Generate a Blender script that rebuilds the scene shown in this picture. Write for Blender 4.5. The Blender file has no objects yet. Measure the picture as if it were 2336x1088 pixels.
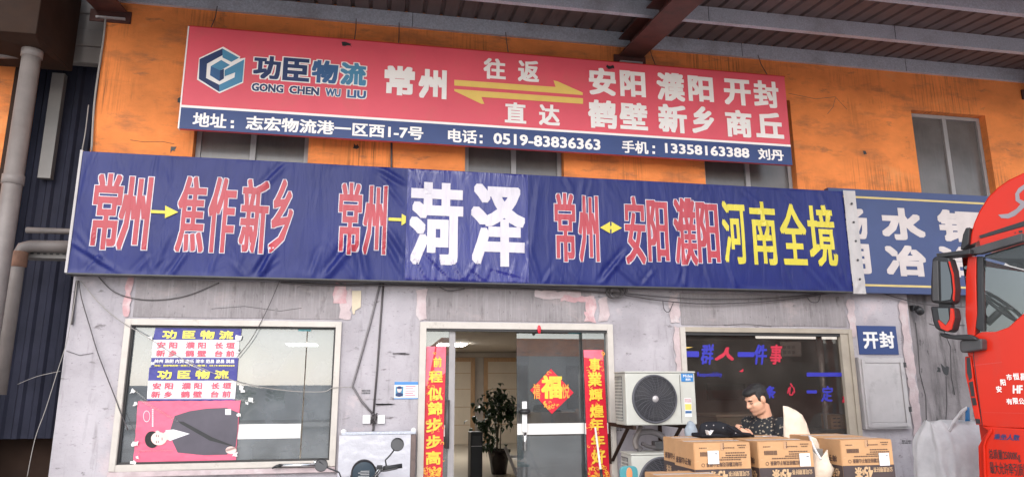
import bpy, bmesh, math, random
from mathutils import Vector, Matrix, noise as mnoise
random.seed(7)
S = bpy.context.scene
COL = S.collection
rad = math.radians

# ------------------------------------------------------------------ camera, sky, sun, exposure
RM = Matrix(((0.98261813, -0.03515075, -0.18228013),
             (-0.18560186, -0.20550823, -0.96089454),
             (-0.0036839, 0.97802392, -0.20846016)))
CAM = Vector((0.0, -7.8, 1.6))
FPX, PCX, PCY = 1592.0, 1168.0, 544.0
cd = bpy.data.cameras.new('camera')
cam = bpy.data.objects.new('camera', cd)
COL.objects.link(cam)
cam.matrix_world = Matrix.Translation(CAM) @ RM.to_4x4()
cd.sensor_width = 36.0
cd.lens = 36.0 * FPX / 2336.0
cd.clip_start, cd.clip_end = 0.05, 2000
S.camera = cam

SUN_EL, SUN_AZ = rad(36), math.atan2(-0.25, -0.97)
w = bpy.data.worlds.new('World'); S.world = w; w.use_nodes = True
nt = w.node_tree
sky = nt.nodes.new('ShaderNodeTexSky'); sky.sky_type = 'NISHITA'; sky.sun_disc = False
sky.sun_elevation = SUN_EL; sky.sun_rotation = SUN_AZ
sky.air_density = 1.0; sky.dust_density = 1.0; sky.ozone_density = 1.0
hs = nt.nodes.new('ShaderNodeHueSaturation'); hs.inputs['Saturation'].default_value = 0.36
nt.links.new(sky.outputs[0], hs.inputs['Color'])
nt.links.new(hs.outputs[0], nt.nodes['Background'].inputs[0])
nt.nodes['Background'].inputs[1].default_value = 0.15
sl = bpy.data.lights.new('sun', 'SUN'); sl.energy = 0.55; sl.angle = rad(40); sl.color = (1, 0.95, 0.9)
so = bpy.data.objects.new('sun', sl); COL.objects.link(so)
sv = Vector((math.sin(SUN_AZ) * math.cos(SUN_EL), math.cos(SUN_AZ) * math.cos(SUN_EL), math.sin(SUN_EL)))
so.rotation_euler = sv.to_track_quat('Z', 'Y').to_euler()
S.view_settings.view_transform = 'Standard'
S.view_settings.look = 'None'
S.view_settings.gamma = 1.0
S.view_settings.exposure = 1.38

# ------------------------------------------------------------------ mapping from the photograph's lines of sight to planes in the yard
def ray(px, py):
    return RM @ Vector((px - PCX, -(py - PCY), -FPX))
def P(px, py, Y=0.0):
    d = ray(px, py)
    return CAM + d * ((Y - CAM.y) / d.y)
def PZ(px, py, z):
    d = ray(px, py)
    return CAM + d * ((z - CAM.z) / d.z)
def ZM(ox, oy, sc):
    return lambda x, y: (ox + x / sc, oy + y / sc)

# ------------------------------------------------------------------ materials
MATS = {}
def pm(name, col, rough=0.55, metal=0.0, var=0.12, vscale=5.0, bump=0.0, bscale=60.0, stains=(), spec=0.5, coat=0.0, vstretch=(1, 1, 1)):
    m = bpy.data.materials.new(name); m.use_nodes = True
    n = m.node_tree; b = n.nodes['Principled BSDF']
    b.inputs['Roughness'].default_value = rough; b.inputs['Metallic'].default_value = metal
    b.inputs['Specular IOR Level'].default_value = spec
    b.inputs['Coat Weight'].default_value = coat
    tc = n.nodes.new('ShaderNodeTexCoord')
    def noise(scale, stretch=(1, 1, 1), detail=6, rough_=0.6):
        mp = n.nodes.new('ShaderNodeMapping'); mp.inputs['Scale'].default_value = stretch
        n.links.new(tc.outputs['Object'], mp.inputs[0])
        t = n.nodes.new('ShaderNodeTexNoise'); t.inputs['Scale'].default_value = scale
        t.inputs['Detail'].default_value = detail; t.inputs['Roughness'].default_value = rough_
        n.links.new(mp.outputs[0], t.inputs['Vector'])
        return t.outputs[0]
    rp = n.nodes.new('ShaderNodeValToRGB')
    lo = [max(0, c * (1 - var)) for c in col]; hi = [min(1, c * (1 + var)) for c in col]
    rp.color_ramp.elements[0].position = 0.3; rp.color_ramp.elements[1].position = 0.7
    rp.color_ramp.elements[0].color = (*lo, 1); rp.color_ramp.elements[1].color = (*hi, 1)
    n.links.new(noise(vscale, vstretch), rp.inputs[0])
    out = rp.outputs[0]
    for (sc, amt, scale, stretch, p0, p1, *msk) in stains:
        r2 = n.nodes.new('ShaderNodeValToRGB')
        r2.color_ramp.elements[0].position = p0; r2.color_ramp.elements[1].position = p1
        r2.color_ramp.elements[0].color = (0, 0, 0, 1); r2.color_ramp.elements[1].color = (amt, amt, amt, 1)
        n.links.new(noise(scale, stretch, 8, 0.65), r2.inputs[0])
        mx = n.nodes.new('ShaderNodeMixRGB'); fac = r2.outputs[0]
        if msk:   # only in patches, as water runs down from a few leaks
            r3 = n.nodes.new('ShaderNodeValToRGB'); r3.color_ramp.elements[0].position = 0.48; r3.color_ramp.elements[1].position = 0.62
            n.links.new(noise(msk[0]), r3.inputs[0])
            mm = n.nodes.new('ShaderNodeMath'); mm.operation = 'MULTIPLY'
            n.links.new(r2.outputs[0], mm.inputs[0]); n.links.new(r3.outputs[0], mm.inputs[1]); fac = mm.outputs[0]
        n.links.new(fac, mx.inputs[0]); n.links.new(out, mx.inputs[1])
        mx.inputs[2].default_value = (*sc, 1)
        out = mx.outputs[0]
    n.links.new(out, b.inputs['Base Color'])
    if bump:
        bp = n.nodes.new('ShaderNodeBump'); bp.inputs['Strength'].default_value = bump; bp.inputs['Distance'].default_value = 0.02
        n.links.new(noise(bscale), bp.inputs['Height']); n.links.new(bp.outputs[0], b.inputs['Normal'])
    MATS[name] = m
    return m

def glass(name, tint=(0.9, 0.95, 0.94), ior=1.9, rough=0.0, veil=0.0, dcol=(0.50, 0.53, 0.56, 1)):
    m = bpy.data.materials.new(name); m.use_nodes = True
    n = m.node_tree; n.nodes.remove(n.nodes['Principled BSDF'])
    o = n.nodes['Material Output']
    t = n.nodes.new('ShaderNodeBsdfTransparent'); t.inputs[0].default_value = (*tint, 1)
    g = n.nodes.new('ShaderNodeBsdfGlossy'); g.inputs['Roughness'].default_value = rough
    f = n.nodes.new('ShaderNodeFresnel'); f.inputs[0].default_value = ior
    mx = n.nodes.new('ShaderNodeMixShader')
    n.links.new(f.outputs[0], mx.inputs[0]); n.links.new(t.outputs[0], mx.inputs[1]); n.links.new(g.outputs[0], mx.inputs[2])
    last = mx
    if veil:   # pale diffuse veil, as on dirty glass, painted in to brighten dim panes
        d = n.nodes.new('ShaderNodeBsdfDiffuse'); d.inputs[0].default_value = dcol
        tc = n.nodes.new('ShaderNodeTexCoord'); z = n.nodes.new('ShaderNodeTexNoise'); z.inputs['Scale'].default_value = 3; z.inputs['Detail'].default_value = 8
        n.links.new(tc.outputs['Object'], z.inputs['Vector'])
        mu = n.nodes.new('ShaderNodeMath'); mu.operation = 'MULTIPLY'; mu.inputs[1].default_value = veil * 2
        n.links.new(z.outputs[0], mu.inputs[0])
        m2 = n.nodes.new('ShaderNodeMixShader')
        n.links.new(mu.outputs[0], m2.inputs[0]); n.links.new(mx.outputs[0], m2.inputs[1]); n.links.new(d.outputs[0], m2.inputs[2]); last = m2
    n.links.new(last.outputs[0], o.inputs[0])
    return m

def emit(name, col, s):
    m = bpy.data.materials.new(name); m.use_nodes = True
    b = m.node_tree.nodes['Principled BSDF']
    b.inputs['Base Color'].default_value = (*col, 1)
    b.inputs['Emission Color'].default_value = (*col, 1); b.inputs['Emission Strength'].default_value = s
    return m

def tarp(name, col, rough=0.38, wr=0.35, scale=1.0, spec=0.5):
    m = pm(name, col, rough=rough, spec=spec, var=0.10, vscale=3.0)
    n = m.node_tree; b = n.nodes['Principled BSDF']
    g = n.nodes.new('ShaderNodeNewGeometry')
    mp = n.nodes.new('ShaderNodeMapping'); mp.inputs['Rotation'].default_value = (0, rad(28), 0); mp.inputs['Scale'].default_value = (3.2 * scale, 1, 0.7 * scale)
    n.links.new(g.outputs['Position'], mp.inputs[0])
    t = n.nodes.new('ShaderNodeTexNoise'); t.inputs['Scale'].default_value = 2.2; t.inputs['Detail'].default_value = 3; t.inputs['Distortion'].default_value = 0.6
    n.links.new(mp.outputs[0], t.inputs['Vector'])
    bp = n.nodes.new('ShaderNodeBump'); bp.inputs['Strength'].default_value = wr; bp.inputs['Distance'].default_value = 0.06
    n.links.new(t.outputs[0], bp.inputs['Height']); n.links.new(bp.outputs[0], b.inputs['Normal'])
    return m

M = {}
M['orange'] = pm('orange_plaster', (0.78, 0.235, 0.058), 0.85, var=0.2, vscale=1.6, bump=0.35, bscale=22, vstretch=(1, 1, 1.5), stains=[
    ((0.19, 0.085, 0.05), 0.8, 1.7, (0.8, 1, 2.2), 0.52, 0.74),
    ((0.30, 0.10, 0.03), 0.85, 11.0, (3.6, 1, 0.10), 0.48, 0.62, 0.9),
    ((0.80, 0.36, 0.13), 0.6, 1.1, (1, 1, 1.8), 0.58, 0.75),
    ((0.10, 0.07, 0.06), 0.85, 3.1, (0.8, 1, 2.2), 0.60, 0.74)])
M['wall'] = pm('dirty_white_plaster', (0.385, 0.355, 0.378), 0.85, var=0.18, vscale=1.3, bump=0.3, bscale=30, stains=[
    ((0.24, 0.218, 0.235), 0.75, 0.9, (1, 1, 1.3), 0.5, 0.72),
    ((0.18, 0.16, 0.162), 0.65, 3.4, (2.2, 1, 0.35), 0.56, 0.72),
    ((0.10, 0.085, 0.085), 0.85, 5.5, (1, 1, 2.5), 0.60, 0.69),
    ((0.52, 0.42, 0.43), 0.5, 2.1, (1, 1, 1), 0.58, 0.66),
    ((0.11, 0.095, 0.095), 0.8, 22.0, (1, 1, 3), 0.61, 0.68)])
M['lintel'] = pm('grey_render', (0.25, 0.225, 0.23), 0.9, var=0.2, vscale=2.0, bump=0.3, bscale=25, stains=[
    ((0.38, 0.355, 0.36), 0.55, 14.0, (3.0, 1, 0.12), 0.5, 0.7),
    ((0.10, 0.085, 0.085), 0.8, 5.0, (2.0, 1, 0.5), 0.56, 0.70), ((0.05, 0.045, 0.045), 0.8, 18.0, (2.0, 1, 0.7), 0.63, 0.70),
    ((0.42, 0.34, 0.33), 0.5, 2.4, (1, 1, 2), 0.55, 0.7)])
M['grime'] = pm('grimy_concrete', (0.22, 0.20, 0.205), 0.9, var=0.25, vscale=1.4, bump=0.5, bscale=14, stains=[
    ((0.40, 0.37, 0.37), 0.6, 1.2, (1, 1, 0.8), 0.52, 0.7),
    ((0.055, 0.05, 0.05), 0.9, 2.3, (2.6, 1, 0.40), 0.48, 0.68),
    ((0.02, 0.02, 0.02), 0.9, 6.0, (1.6, 1, 0.7), 0.60, 0.70)])
M['pink'] = pm('pink_old_paint', (0.50, 0.30, 0.31), 0.85, var=0.18, vscale=7, bump=0.3, stains=[((0.6, 0.5, 0.5), 0.7, 6, (1, 1, 1), 0.5, 0.65)])
M['palepink'] = pm('pale_pink_paint', (0.48, 0.385, 0.39), 0.85, var=0.15, vscale=7, bump=0.3, stains=[((0.55, 0.5, 0.5), 0.7, 6, (1, 1, 1), 0.5, 0.65)])
M['frame'] = pm('cream_aluminium', (0.50, 0.455, 0.41), 0.42, var=0.07, vscale=8, stains=[((0.30, 0.26, 0.22), 0.6, 9, (1, 1, 1), 0.62, 0.72)])
M['frame_grey'] = pm('grey_aluminium', (0.30, 0.28, 0.28), 0.4, var=0.1)
M['frame_tan'] = pm('tan_painted_steel', (0.36, 0.31, 0.25), 0.5, var=0.12, vscale=4)
M['dark_track'] = pm('dark_rubber_track', (0.03, 0.028, 0.028), 0.6)
M['glass'] = glass('tinted_reflective_glass', (0.34, 0.38, 0.38), 2.3, veil=0.20)  # veil paints in the pale yard reflection low on the pane
M['glass_door'] = glass('tinted_door_glass', (0.42, 0.45, 0.44), 2.3, veil=0.09)
M['glass_dark'] = glass('veiled_office_glass', (0.75, 0.72, 0.70), 1.45, veil=0.045, dcol=(0.5, 0.44, 0.40, 1))  # veil lightens the pane over the unlit office
M['glass_clear'] = glass('thin_clear_glass', (0.93, 0.95, 0.95), 1.35)
M['upper_glass'] = pm('dusty_dark_glass', (0.12, 0.105, 0.10), 0.22, var=0.2, vscale=3, spec=0.5, stains=[((0.13, 0.12, 0.12), 0.6, 10, (3, 1, 0.2), 0.5, 0.7)])
M['film'] = pm('frosted_white_film', (0.70, 0.68, 0.65), 0.45, var=0.03)
M['purlin'] = pm('galvanised_steel', (0.46, 0.48, 0.54), 0.5, metal=0.2, var=0.22, vscale=55, bump=0.05, bscale=90, stains=[((0.17, 0.14, 0.135), 0.5, 1.4, (1, 1, 1), 0.5, 0.7)])
M['roof'] = pm('brown_roof_sheet', (0.115, 0.080, 0.076), 0.6, var=0.18, vscale=3, stains=[((0.06, 0.04, 0.04), 0.6, 4, (4, 0.4, 1), 0.55, 0.7)])
M['beam'] = pm('oxide_red_steel', (0.085, 0.028, 0.022), 0.55, var=0.25, vscale=6, stains=[((0.03, 0.018, 0.016), 0.6, 5, (1, 1, 1), 0.5, 0.68)])
M['brown_steel'] = pm('dark_brown_steel', (0.040, 0.024, 0.018), 0.85, spec=0.08, var=0.18, vscale=4, stains=[((0.03, 0.022, 0.02), 0.6, 3, (1, 1, 1), 0.5, 0.7)])
M['siding'] = pm('grey_metal_siding', (0.20, 0.185, 0.175), 0.55, var=0.15, vscale=2)
M['corr'] = pm('blue_corrugated_steel', (0.026, 0.027, 0.043), 0.7, spec=0.1, var=0.25, vscale=2.5, stains=[((0.03, 0.03, 0.04), 0.6, 3, (1, 1, 0.3), 0.5, 0.7)])
M['pipe'] = pm('dusty_grey_pvc', (0.17, 0.145, 0.135), 0.55, var=0.15, vscale=5, stains=[((0.14, 0.11, 0.10), 0.6, 6, (1, 1, 0.5), 0.55, 0.7)])
M['rust'] = pm('rusty_steel', (0.17, 0.085, 0.055), 0.8, var=0.3, vscale=9)
M['concrete'] = pm('yard_concrete', (0.50, 0.48, 0.46), 0.9, var=0.15, vscale=0.6, bump=0.2, bscale=12, stains=[((0.16, 0.15, 0.15), 0.6, 0.35, (1, 1, 1), 0.52, 0.7)])
M['tile'] = pm('floor_tile', (0.42, 0.37, 0.30), 0.3, var=0.05)
M['room'] = pm('cream_interior_paint', (0.42, 0.37, 0.325), 0.8, var=0.05)
M['room_dark'] = pm('grey_office_paint', (0.34, 0.31, 0.29), 0.8, var=0.1)
M['panel_cream'] = pm('cream_door_panel', (0.62, 0.53, 0.42), 0.5, var=0.04)
M['wood'] = pm('light_oak_trim', (0.42, 0.26, 0.14), 0.5, var=0.15, vscale=6, vstretch=(6, 6, 0.6))
M['blue_tarp'] = tarp('blue_banner_tarp', (0.0075, 0.0135, 0.115), 0.42, 0.35, spec=0.32)
M['red_tarp'] = tarp('red_banner_print', (0.37, 0.030, 0.045), 0.42, 0.3)
M['white_tarp'] = tarp('white_banner_print', (0.56, 0.52, 0.57), 0.42, 0.3)
M['yellow_tarp'] = tarp('yellow_banner_print', (0.56, 0.47, 0.035), 0.42, 0.3)
M['patch_tarp'] = tarp('glossy_blue_patch', (0.010, 0.012, 0.15), 0.2, 0.35, 1.3)
M['hem'] = tarp('white_hem_tarp', (0.42, 0.39, 0.385), 0.5, 0.5)
M['sign_red'] = pm('faded_red_vinyl', (0.72, 0.085, 0.12), 0.5, var=0.08, vscale=1.5, stains=[((0.55, 0.10, 0.10), 0.5, 3, (1, 1, 1), 0.5, 0.7)])
M['sign_blue'] = pm('blue_vinyl', (0.02, 0.045, 0.16), 0.5, var=0.1, vscale=1.5)
M['sign_white'] = pm('cream_vinyl', (0.86, 0.80, 0.76), 0.5, var=0.05)
M['sign_yellow'] = pm('yellow_vinyl', (0.78, 0.52, 0.12), 0.5, var=0.05)
M['navy'] = pm('navy_vinyl', (0.012, 0.03, 0.11), 0.5, var=0.1)
M['midblue'] = pm('mid_blue_vinyl', (0.03, 0.10, 0.24), 0.5, var=0.1)
M['teal'] = pm('teal_vinyl', (0.06, 0.22, 0.36), 0.5, var=0.1)
M['nb_blue'] = pm('neighbour_sign_blue', (0.035, 0.055, 0.15), 0.5, var=0.12, vscale=1.5)
M['nb_white'] = pm('neighbour_sign_white', (0.52, 0.46, 0.445), 0.55, var=0.08)
M['nb_gold'] = pm('neighbour_sign_gold', (0.55, 0.42, 0.16), 0.5, var=0.1)
M['white'] = pm('white_paper', (0.72, 0.71, 0.70), 0.6, var=0.03)
M['black'] = pm('black_plastic', (0.018, 0.018, 0.02), 0.45, var=0.2)
M['black_cloth'] = pm('black_cloth', (0.016, 0.016, 0.02), 0.85, spec=0.2)
M['dark'] = pm('dark_grey_plastic', (0.05, 0.048, 0.05), 0.5, var=0.2)
M['cable'] = pm('dusty_black_cable', (0.07, 0.06, 0.062), 0.6, var=0.2)
M['conduit'] = pm('grey_conduit', (0.16, 0.145, 0.15), 0.6, var=0.2)
M['wire_white'] = pm('off_white_wire', (0.30, 0.275, 0.255), 0.6)
M['chrome'] = pm('chrome', (0.75, 0.75, 0.75), 0.12, metal=1.0, var=0.03)
M['steel'] = pm('brushed_steel', (0.46, 0.43, 0.43), 0.38, metal=0.25, var=0.1, vscale=3, stains=[((0.2, 0.17, 0.17), 0.5, 4, (1, 1, 1), 0.55, 0.7)])
M['couplet'] = pm('glossy_red_paper', (0.58, 0.010, 0.030), 0.35, var=0.12, vscale=5, bump=0.2, bscale=16)
M['couplet_pink'] = pm('faded_red_paper', (0.78, 0.14, 0.20), 0.35, var=0.2, vscale=5, bump=0.3, bscale=14)
M['gold'] = pm('gold_print', (0.80, 0.52, 0.05), 0.35, var=0.15, vscale=20)
M['gold_red'] = pm('orange_gold_print', (0.85, 0.33, 0.05), 0.35, var=0.3, vscale=30)
M['poster_blue'] = pm('poster_blue', (0.03, 0.03, 0.22), 0.35, bump=0.4, bscale=9)
M['poster_white'] = pm('poster_white', (0.72, 0.70, 0.72), 0.35, bump=0.4, bscale=9)
M['poster_yellow'] = pm('poster_yellow', (0.80, 0.68, 0.10), 0.4)
M['poster_red'] = pm('poster_red_text', (0.66, 0.09, 0.14), 0.4)
M['poster_pink'] = pm('poster_pink', (0.70, 0.115, 0.20), 0.35, var=0.12, vscale=2, bump=0.4, bscale=9)
M['poster_suit'] = pm('poster_suit', (0.075, 0.065, 0.085), 0.4, var=0.15)
M['poster_skin'] = pm('poster_skin', (0.80, 0.55, 0.50), 0.4)
M['tape'] = pm('clear_packing_tape', (0.72, 0.70, 0.68), 0.2, var=0.2, vscale=20, bump=0.5, bscale=30)
M['clear_tape'] = glass('clear_tape', (0.93, 0.92, 0.92), 2.4, 0.12)
M['decal_blue'] = pm('blue_window_vinyl', (0.03, 0.03, 0.36), 0.5)
M['decal_red'] = pm('red_window_vinyl', (0.48, 0.022, 0.05), 0.5)
M['ac'] = pm('cream_painted_steel', (0.46, 0.455, 0.41), 0.5, var=0.05, stains=[((0.34, 0.31, 0.26), 0.5, 4, (1, 1, 0.5), 0.55, 0.72)])
M['ac_grille'] = pm('dark_fan_grille', (0.075, 0.073, 0.085), 0.45, var=0.1)
M['ac_fan'] = pm('fan_blade', (0.025, 0.024, 0.028), 0.5)
M['ac_blue'] = pm('blue_badge', (0.03, 0.19, 0.46), 0.4)
M['carton'] = pm('kraft_cardboard', (0.51, 0.285, 0.135), 0.75, var=0.10, vscale=4, bump=0.15, bscale=18, stains=[((0.34, 0.19, 0.10), 0.5, 7, (1, 1, 1), 0.56, 0.74), ((0.60, 0.40, 0.24), 0.5, 16, (1, 1, 3), 0.6, 0.72)])
M['carton_top'] = pm('kraft_cardboard_top', (0.46, 0.27, 0.15), 0.75, var=0.1, vscale=4)
M['print'] = pm('dark_brown_ink', (0.10, 0.055, 0.04), 0.7, var=0.2)
M['print_band'] = pm('charcoal_print_band', (0.055, 0.038, 0.038), 0.6, var=0.15)
M['print_tan'] = pm('tan_on_band', (0.55, 0.36, 0.2), 0.6)
M['skin'] = pm('skin', (0.64, 0.34, 0.22), 0.5, var=0.06, vscale=12)
M['hair'] = pm('black_hair', (0.012, 0.011, 0.011), 0.5, var=0.3, vscale=50, bump=0.5, bscale=150)
M['trousers'] = pm('dark_trousers', (0.03, 0.032, 0.04), 0.8)
M['sack'] = pm('woven_cream_sack', (0.66, 0.55, 0.44), 0.7, var=0.1, vscale=8, bump=0.5, bscale=18)
M['fibc'] = pm('woven_white_sack', (0.82, 0.79, 0.79), 0.65, var=0.12, vscale=5, bump=0.6, bscale=7)
M['red'] = pm('red_truck_paint', (0.53, 0.017, 0.004), 0.35, var=0.06, vscale=1.2, spec=0.3, coat=0.12, stains=[((0.30, 0.05, 0.035), 0.45, 2.6, (1, 1, 0.4), 0.52, 0.75), ((0.12, 0.06, 0.05), 0.35, 14, (1, 1, 0.5), 0.62, 0.75)])
M['red_dark'] = pm('dark_red_plastic', (0.5, 0.03, 0.02), 0.4)
M['grey_decal'] = pm('grey_decal', (0.25, 0.22, 0.24), 0.4)
M['mirror'] = pm('mirror_glass', (0.10, 0.105, 0.11), 0.03, metal=1.0, var=0.01)
M['board'] = pm('white_wrapped_film', (0.50, 0.49, 0.53), 0.22, var=0.06, vscale=4, bump=0.7, bscale=7)
M['moss'] = pm('brown_edge', (0.14, 0.10, 0.09), 0.7, var=0.3)
M['teal_plastic'] = pm('teal_plastic', (0.07, 0.28, 0.31), 0.4)
M['leaf'] = pm('dark_leaf', (0.04, 0.075, 0.032), 0.4, var=0.4, vscale=9)
M['stem'] = pm('woody_stem', (0.10, 0.08, 0.05), 0.8)
M['pot'] = pm('dark_glazed_pot', (0.03, 0.02, 0.02), 0.25)
M['beige'] = pm('beige_plastic', (0.55, 0.46, 0.33), 0.5)
M['idblue'] = pm('notice_blue', (0.06, 0.22, 0.50), 0.5)
M['tread'] = pm('tyre_rubber', (0.02, 0.02, 0.02), 0.8)
M['lamp'] = emit('lit_lamp_diffuser', (1, 0.98, 0.93), 22.0)
M['cloth_grey'] = pm('grey_cloth', (0.30, 0.34, 0.38), 0.8, bump=0.5, bscale=12)
M['opp'] = pm('pale_grey_render', (0.45, 0.44, 0.44), 0.9)
M['sheet_grey'] = pm('blue_grey_sideboard', (0.50, 0.54, 0.58), 0.5)
M['text_green'] = pm('green_lettering', (0.03, 0.16, 0.13), 0.5)

def speckle():
    m = pm('black_printed_cotton', (0.016, 0.017, 0.02), 0.8)
    n = m.node_tree; b = n.nodes['Principled BSDF']
    tc = n.nodes.new('ShaderNodeTexCoord'); v = n.nodes.new('ShaderNodeTexVoronoi'); v.inputs['Scale'].default_value = 36
    nz = n.nodes.new('ShaderNodeTexNoise'); nz.inputs['Scale'].default_value = 60
    n.links.new(tc.outputs['Object'], v.inputs['Vector']); n.links.new(tc.outputs['Object'], nz.inputs['Vector'])
    ad = n.nodes.new('ShaderNodeMath'); ad.operation = 'MULTIPLY_ADD'; ad.inputs[1].default_value = 0.5
    n.links.new(nz.outputs[0], ad.inputs[0]); n.links.new(v.outputs['Distance'], ad.inputs[2])
    r = n.nodes.new('ShaderNodeValToRGB'); r.color_ramp.elements[0].position = 0.50; r.color_ramp.elements[1].position = 0.56
    r.color_ramp.elements[0].color = (0.30, 0.25, 0.19, 1); r.color_ramp.elements[1].color = (0.014, 0.015, 0.018, 1)
    n.links.new(ad.outputs[0], r.inputs[0]); n.links.new(r.outputs[0], b.inputs['Base Color'])
    return m
M['shirt'] = speckle()

# ------------------------------------------------------------------ object helpers
def wloc(o):
    l = Vector((0, 0, 0))
    while o is not None:
        l = l + o.location; o = o.parent
    return l
def tag(o, label=None, cat=None, group=None, kind=None):
    for k, v in (('label', label), ('category', cat), ('group', group), ('kind', kind)):
        if v: o[k] = v
    return o
def empty(name, loc, label, cat, group=None):
    o = bpy.data.objects.new(name, None); o.empty_display_size = 0.2
    COL.objects.link(o); o.location = loc
    return tag(o, label, cat, group)

class MB:
    def __init__(s):
        s.v = []; s.f = []
    def quad(s, *p):
        i = len(s.v); s.v += [Vector(q) for q in p]; s.f.append(tuple(range(i, i + len(p)))); return s
    def box(s, x0, x1, y0, y1, z0, z1):
        i = len(s.v)
        s.v += [Vector(p) for p in ((x0, y0, z0), (x1, y0, z0), (x1, y1, z0), (x0, y1, z0), (x0, y0, z1), (x1, y0, z1), (x1, y1, z1), (x0, y1, z1))]
        for f in ((0, 3, 2, 1), (4, 5, 6, 7), (0, 1, 5, 4), (1, 2, 6, 5), (2, 3, 7, 6), (3, 0, 4, 7)):
            s.f.append(tuple(i + k for k in f))
        return s
    def hexa(s, p):   # eight points, bottom ring then top ring
        i = len(s.v); s.v += [Vector(q) for q in p]
        for f in ((0, 3, 2, 1), (4, 5, 6, 7), (0, 1, 5, 4), (1, 2, 6, 5), (2, 3, 7, 6), (3, 0, 4, 7)):
            s.f.append(tuple(i + k for k in f))
        return s
    def prism(s, pts, d):   # a polygon swept along d
        n = len(pts); i = len(s.v); d = Vector(d)
        s.v += [Vector(p) for p in pts] + [Vector(p) + d for p in pts]
        s.f.append(tuple(range(i, i + n))); s.f.append(tuple(range(i + 2 * n - 1, i + n - 1, -1)))
        for k in range(n):
            k2 = (k + 1) % n
            s.f.append((i + k, i + n + k, i + n + k2, i + k2))
        return s
    def tube(s, path, r, n=10, cap=True):
        path = [Vector(p) for p in path]; m = len(path)
        rs = r if isinstance(r, (list, tuple)) else [r] * m
        up = None; rings = []
        for k in range(m):
            t = (path[min(k + 1, m - 1)] - path[max(k - 1, 0)]).normalized()
            if up is None: up = Vector((0, 0, 1)) if abs(t.z) < 0.9 else Vector((1, 0, 0))
            a = (up - t * up.dot(t)).normalized(); b = t.cross(a); up = a
            i = len(s.v)
            for j in range(n):
                q = 2 * math.pi * j / n
                s.v.append(path[k] + (a * math.cos(q) + b * math.sin(q)) * rs[k])
            rings.append(i)
        for k in range(m - 1):
            for j in range(n):
                j2 = (j + 1) % n
                s.f.append((rings[k] + j, rings[k] + j2, rings[k + 1] + j2, rings[k + 1] + j))
        if cap:
            s.f.append(tuple(rings[0] + j for j in range(n - 1, -1, -1))); s.f.append(tuple(rings[-1] + j for j in range(n)))
        return s
    def ball(s, c, r, nu=16, nv=10, axes=None):
        c = Vector(c); r = Vector(r) if not isinstance(r, (int, float)) else Vector((r, r, r))
        ax = axes or (Vector((1, 0, 0)), Vector((0, 1, 0)), Vector((0, 0, 1)))
        i = len(s.v)
        for b in range(nv + 1):
            th = math.pi * b / nv
            for a in range(nu):
                ph = 2 * math.pi * a / nu
                s.v.append(c + ax[0] * r.x * math.sin(th) * math.cos(ph) + ax[1] * r.y * math.sin(th) * math.sin(ph) + ax[2] * r.z * math.cos(th))
        for b in range(nv):
            for a in range(nu):
                a2 = (a + 1) % nu
                s.f.append((i + b * nu + a, i + (b + 1) * nu + a, i + (b + 1) * nu + a2, i + b * nu + a2))
        return s
    def lathe(s, c, prof, n=24, axis=Vector((0, 0, 1)), a0=Vector((1, 0, 0))):
        c = Vector(c); axis = Vector(axis).normalized(); a = Vector(a0); a = (a - axis * a.dot(axis)).normalized(); b = axis.cross(a)
        i = len(s.v); m = len(prof)
        for (r, h) in prof:
            for j in range(n):
                q = 2 * math.pi * j / n
                s.v.append(c + axis * h + (a * math.cos(q) + b * math.sin(q)) * r)
        for k in range(m - 1):
            for j in range(n):
                j2 = (j + 1) % n
                s.f.append((i + k * n + j, i + k * n + j2, i + (k + 1) * n + j2, i + (k + 1) * n + j))
        return s
    def build(s, name, mat, parent=None, bevel=0.0, smooth=False, fix=True):
        me = bpy.data.meshes.new(name)
        off = wloc(parent) if parent else Vector((0, 0, 0))
        if parent is None and s.v:
            off = Vector((sum(v.x for v in s.v) / len(s.v), sum(v.y for v in s.v) / len(s.v), min(v.z for v in s.v)))
        me.from_pydata([v - off for v in s.v], [], s.f)
        if fix:
            bm = bmesh.new(); bm.from_mesh(me)
            bmesh.ops.remove_doubles(bm, verts=bm.verts, dist=1e-5)
            bmesh.ops.recalc_face_normals(bm, faces=bm.faces)
            bm.to_mesh(me); bm.free()
        me.materials.append(mat)
        if smooth:
            for p in me.polygons: p.use_smooth = True
        o = bpy.data.objects.new(name, me); COL.objects.link(o)
        if parent: o.parent = parent
        else: o.location = off
        if bevel:
            b = o.modifiers.new('bevel', 'BEVEL'); b.width = bevel; b.segments = 2; b.limit_method = 'ANGLE'
        return o

def remesh(o, voxel, smooth=4):
    r = o.modifiers.new('r', 'REMESH'); r.mode = 'VOXEL'; r.voxel_size = voxel; r.use_smooth_shade = True
    s = o.modifiers.new('s', 'SMOOTH'); s.iterations = smooth; s.factor = 0.5
    dg = bpy.context.evaluated_depsgraph_get(); dg.update()
    me = bpy.data.meshes.new_from_object(o.evaluated_get(dg))
    o.modifiers.clear(); old = o.data; mats = list(old.materials); o.data = me
    me.materials.clear()
    for m in mats: me.materials.append(m)
    for p in me.polygons: p.use_smooth = True
    me.name = o.name
    return o

def copy_tree(o, parent=None):
    c = o.copy(); COL.objects.link(c)
    if parent: c.parent = parent
    for ch in list(o.children): copy_tree(ch, c)
    return c

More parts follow.
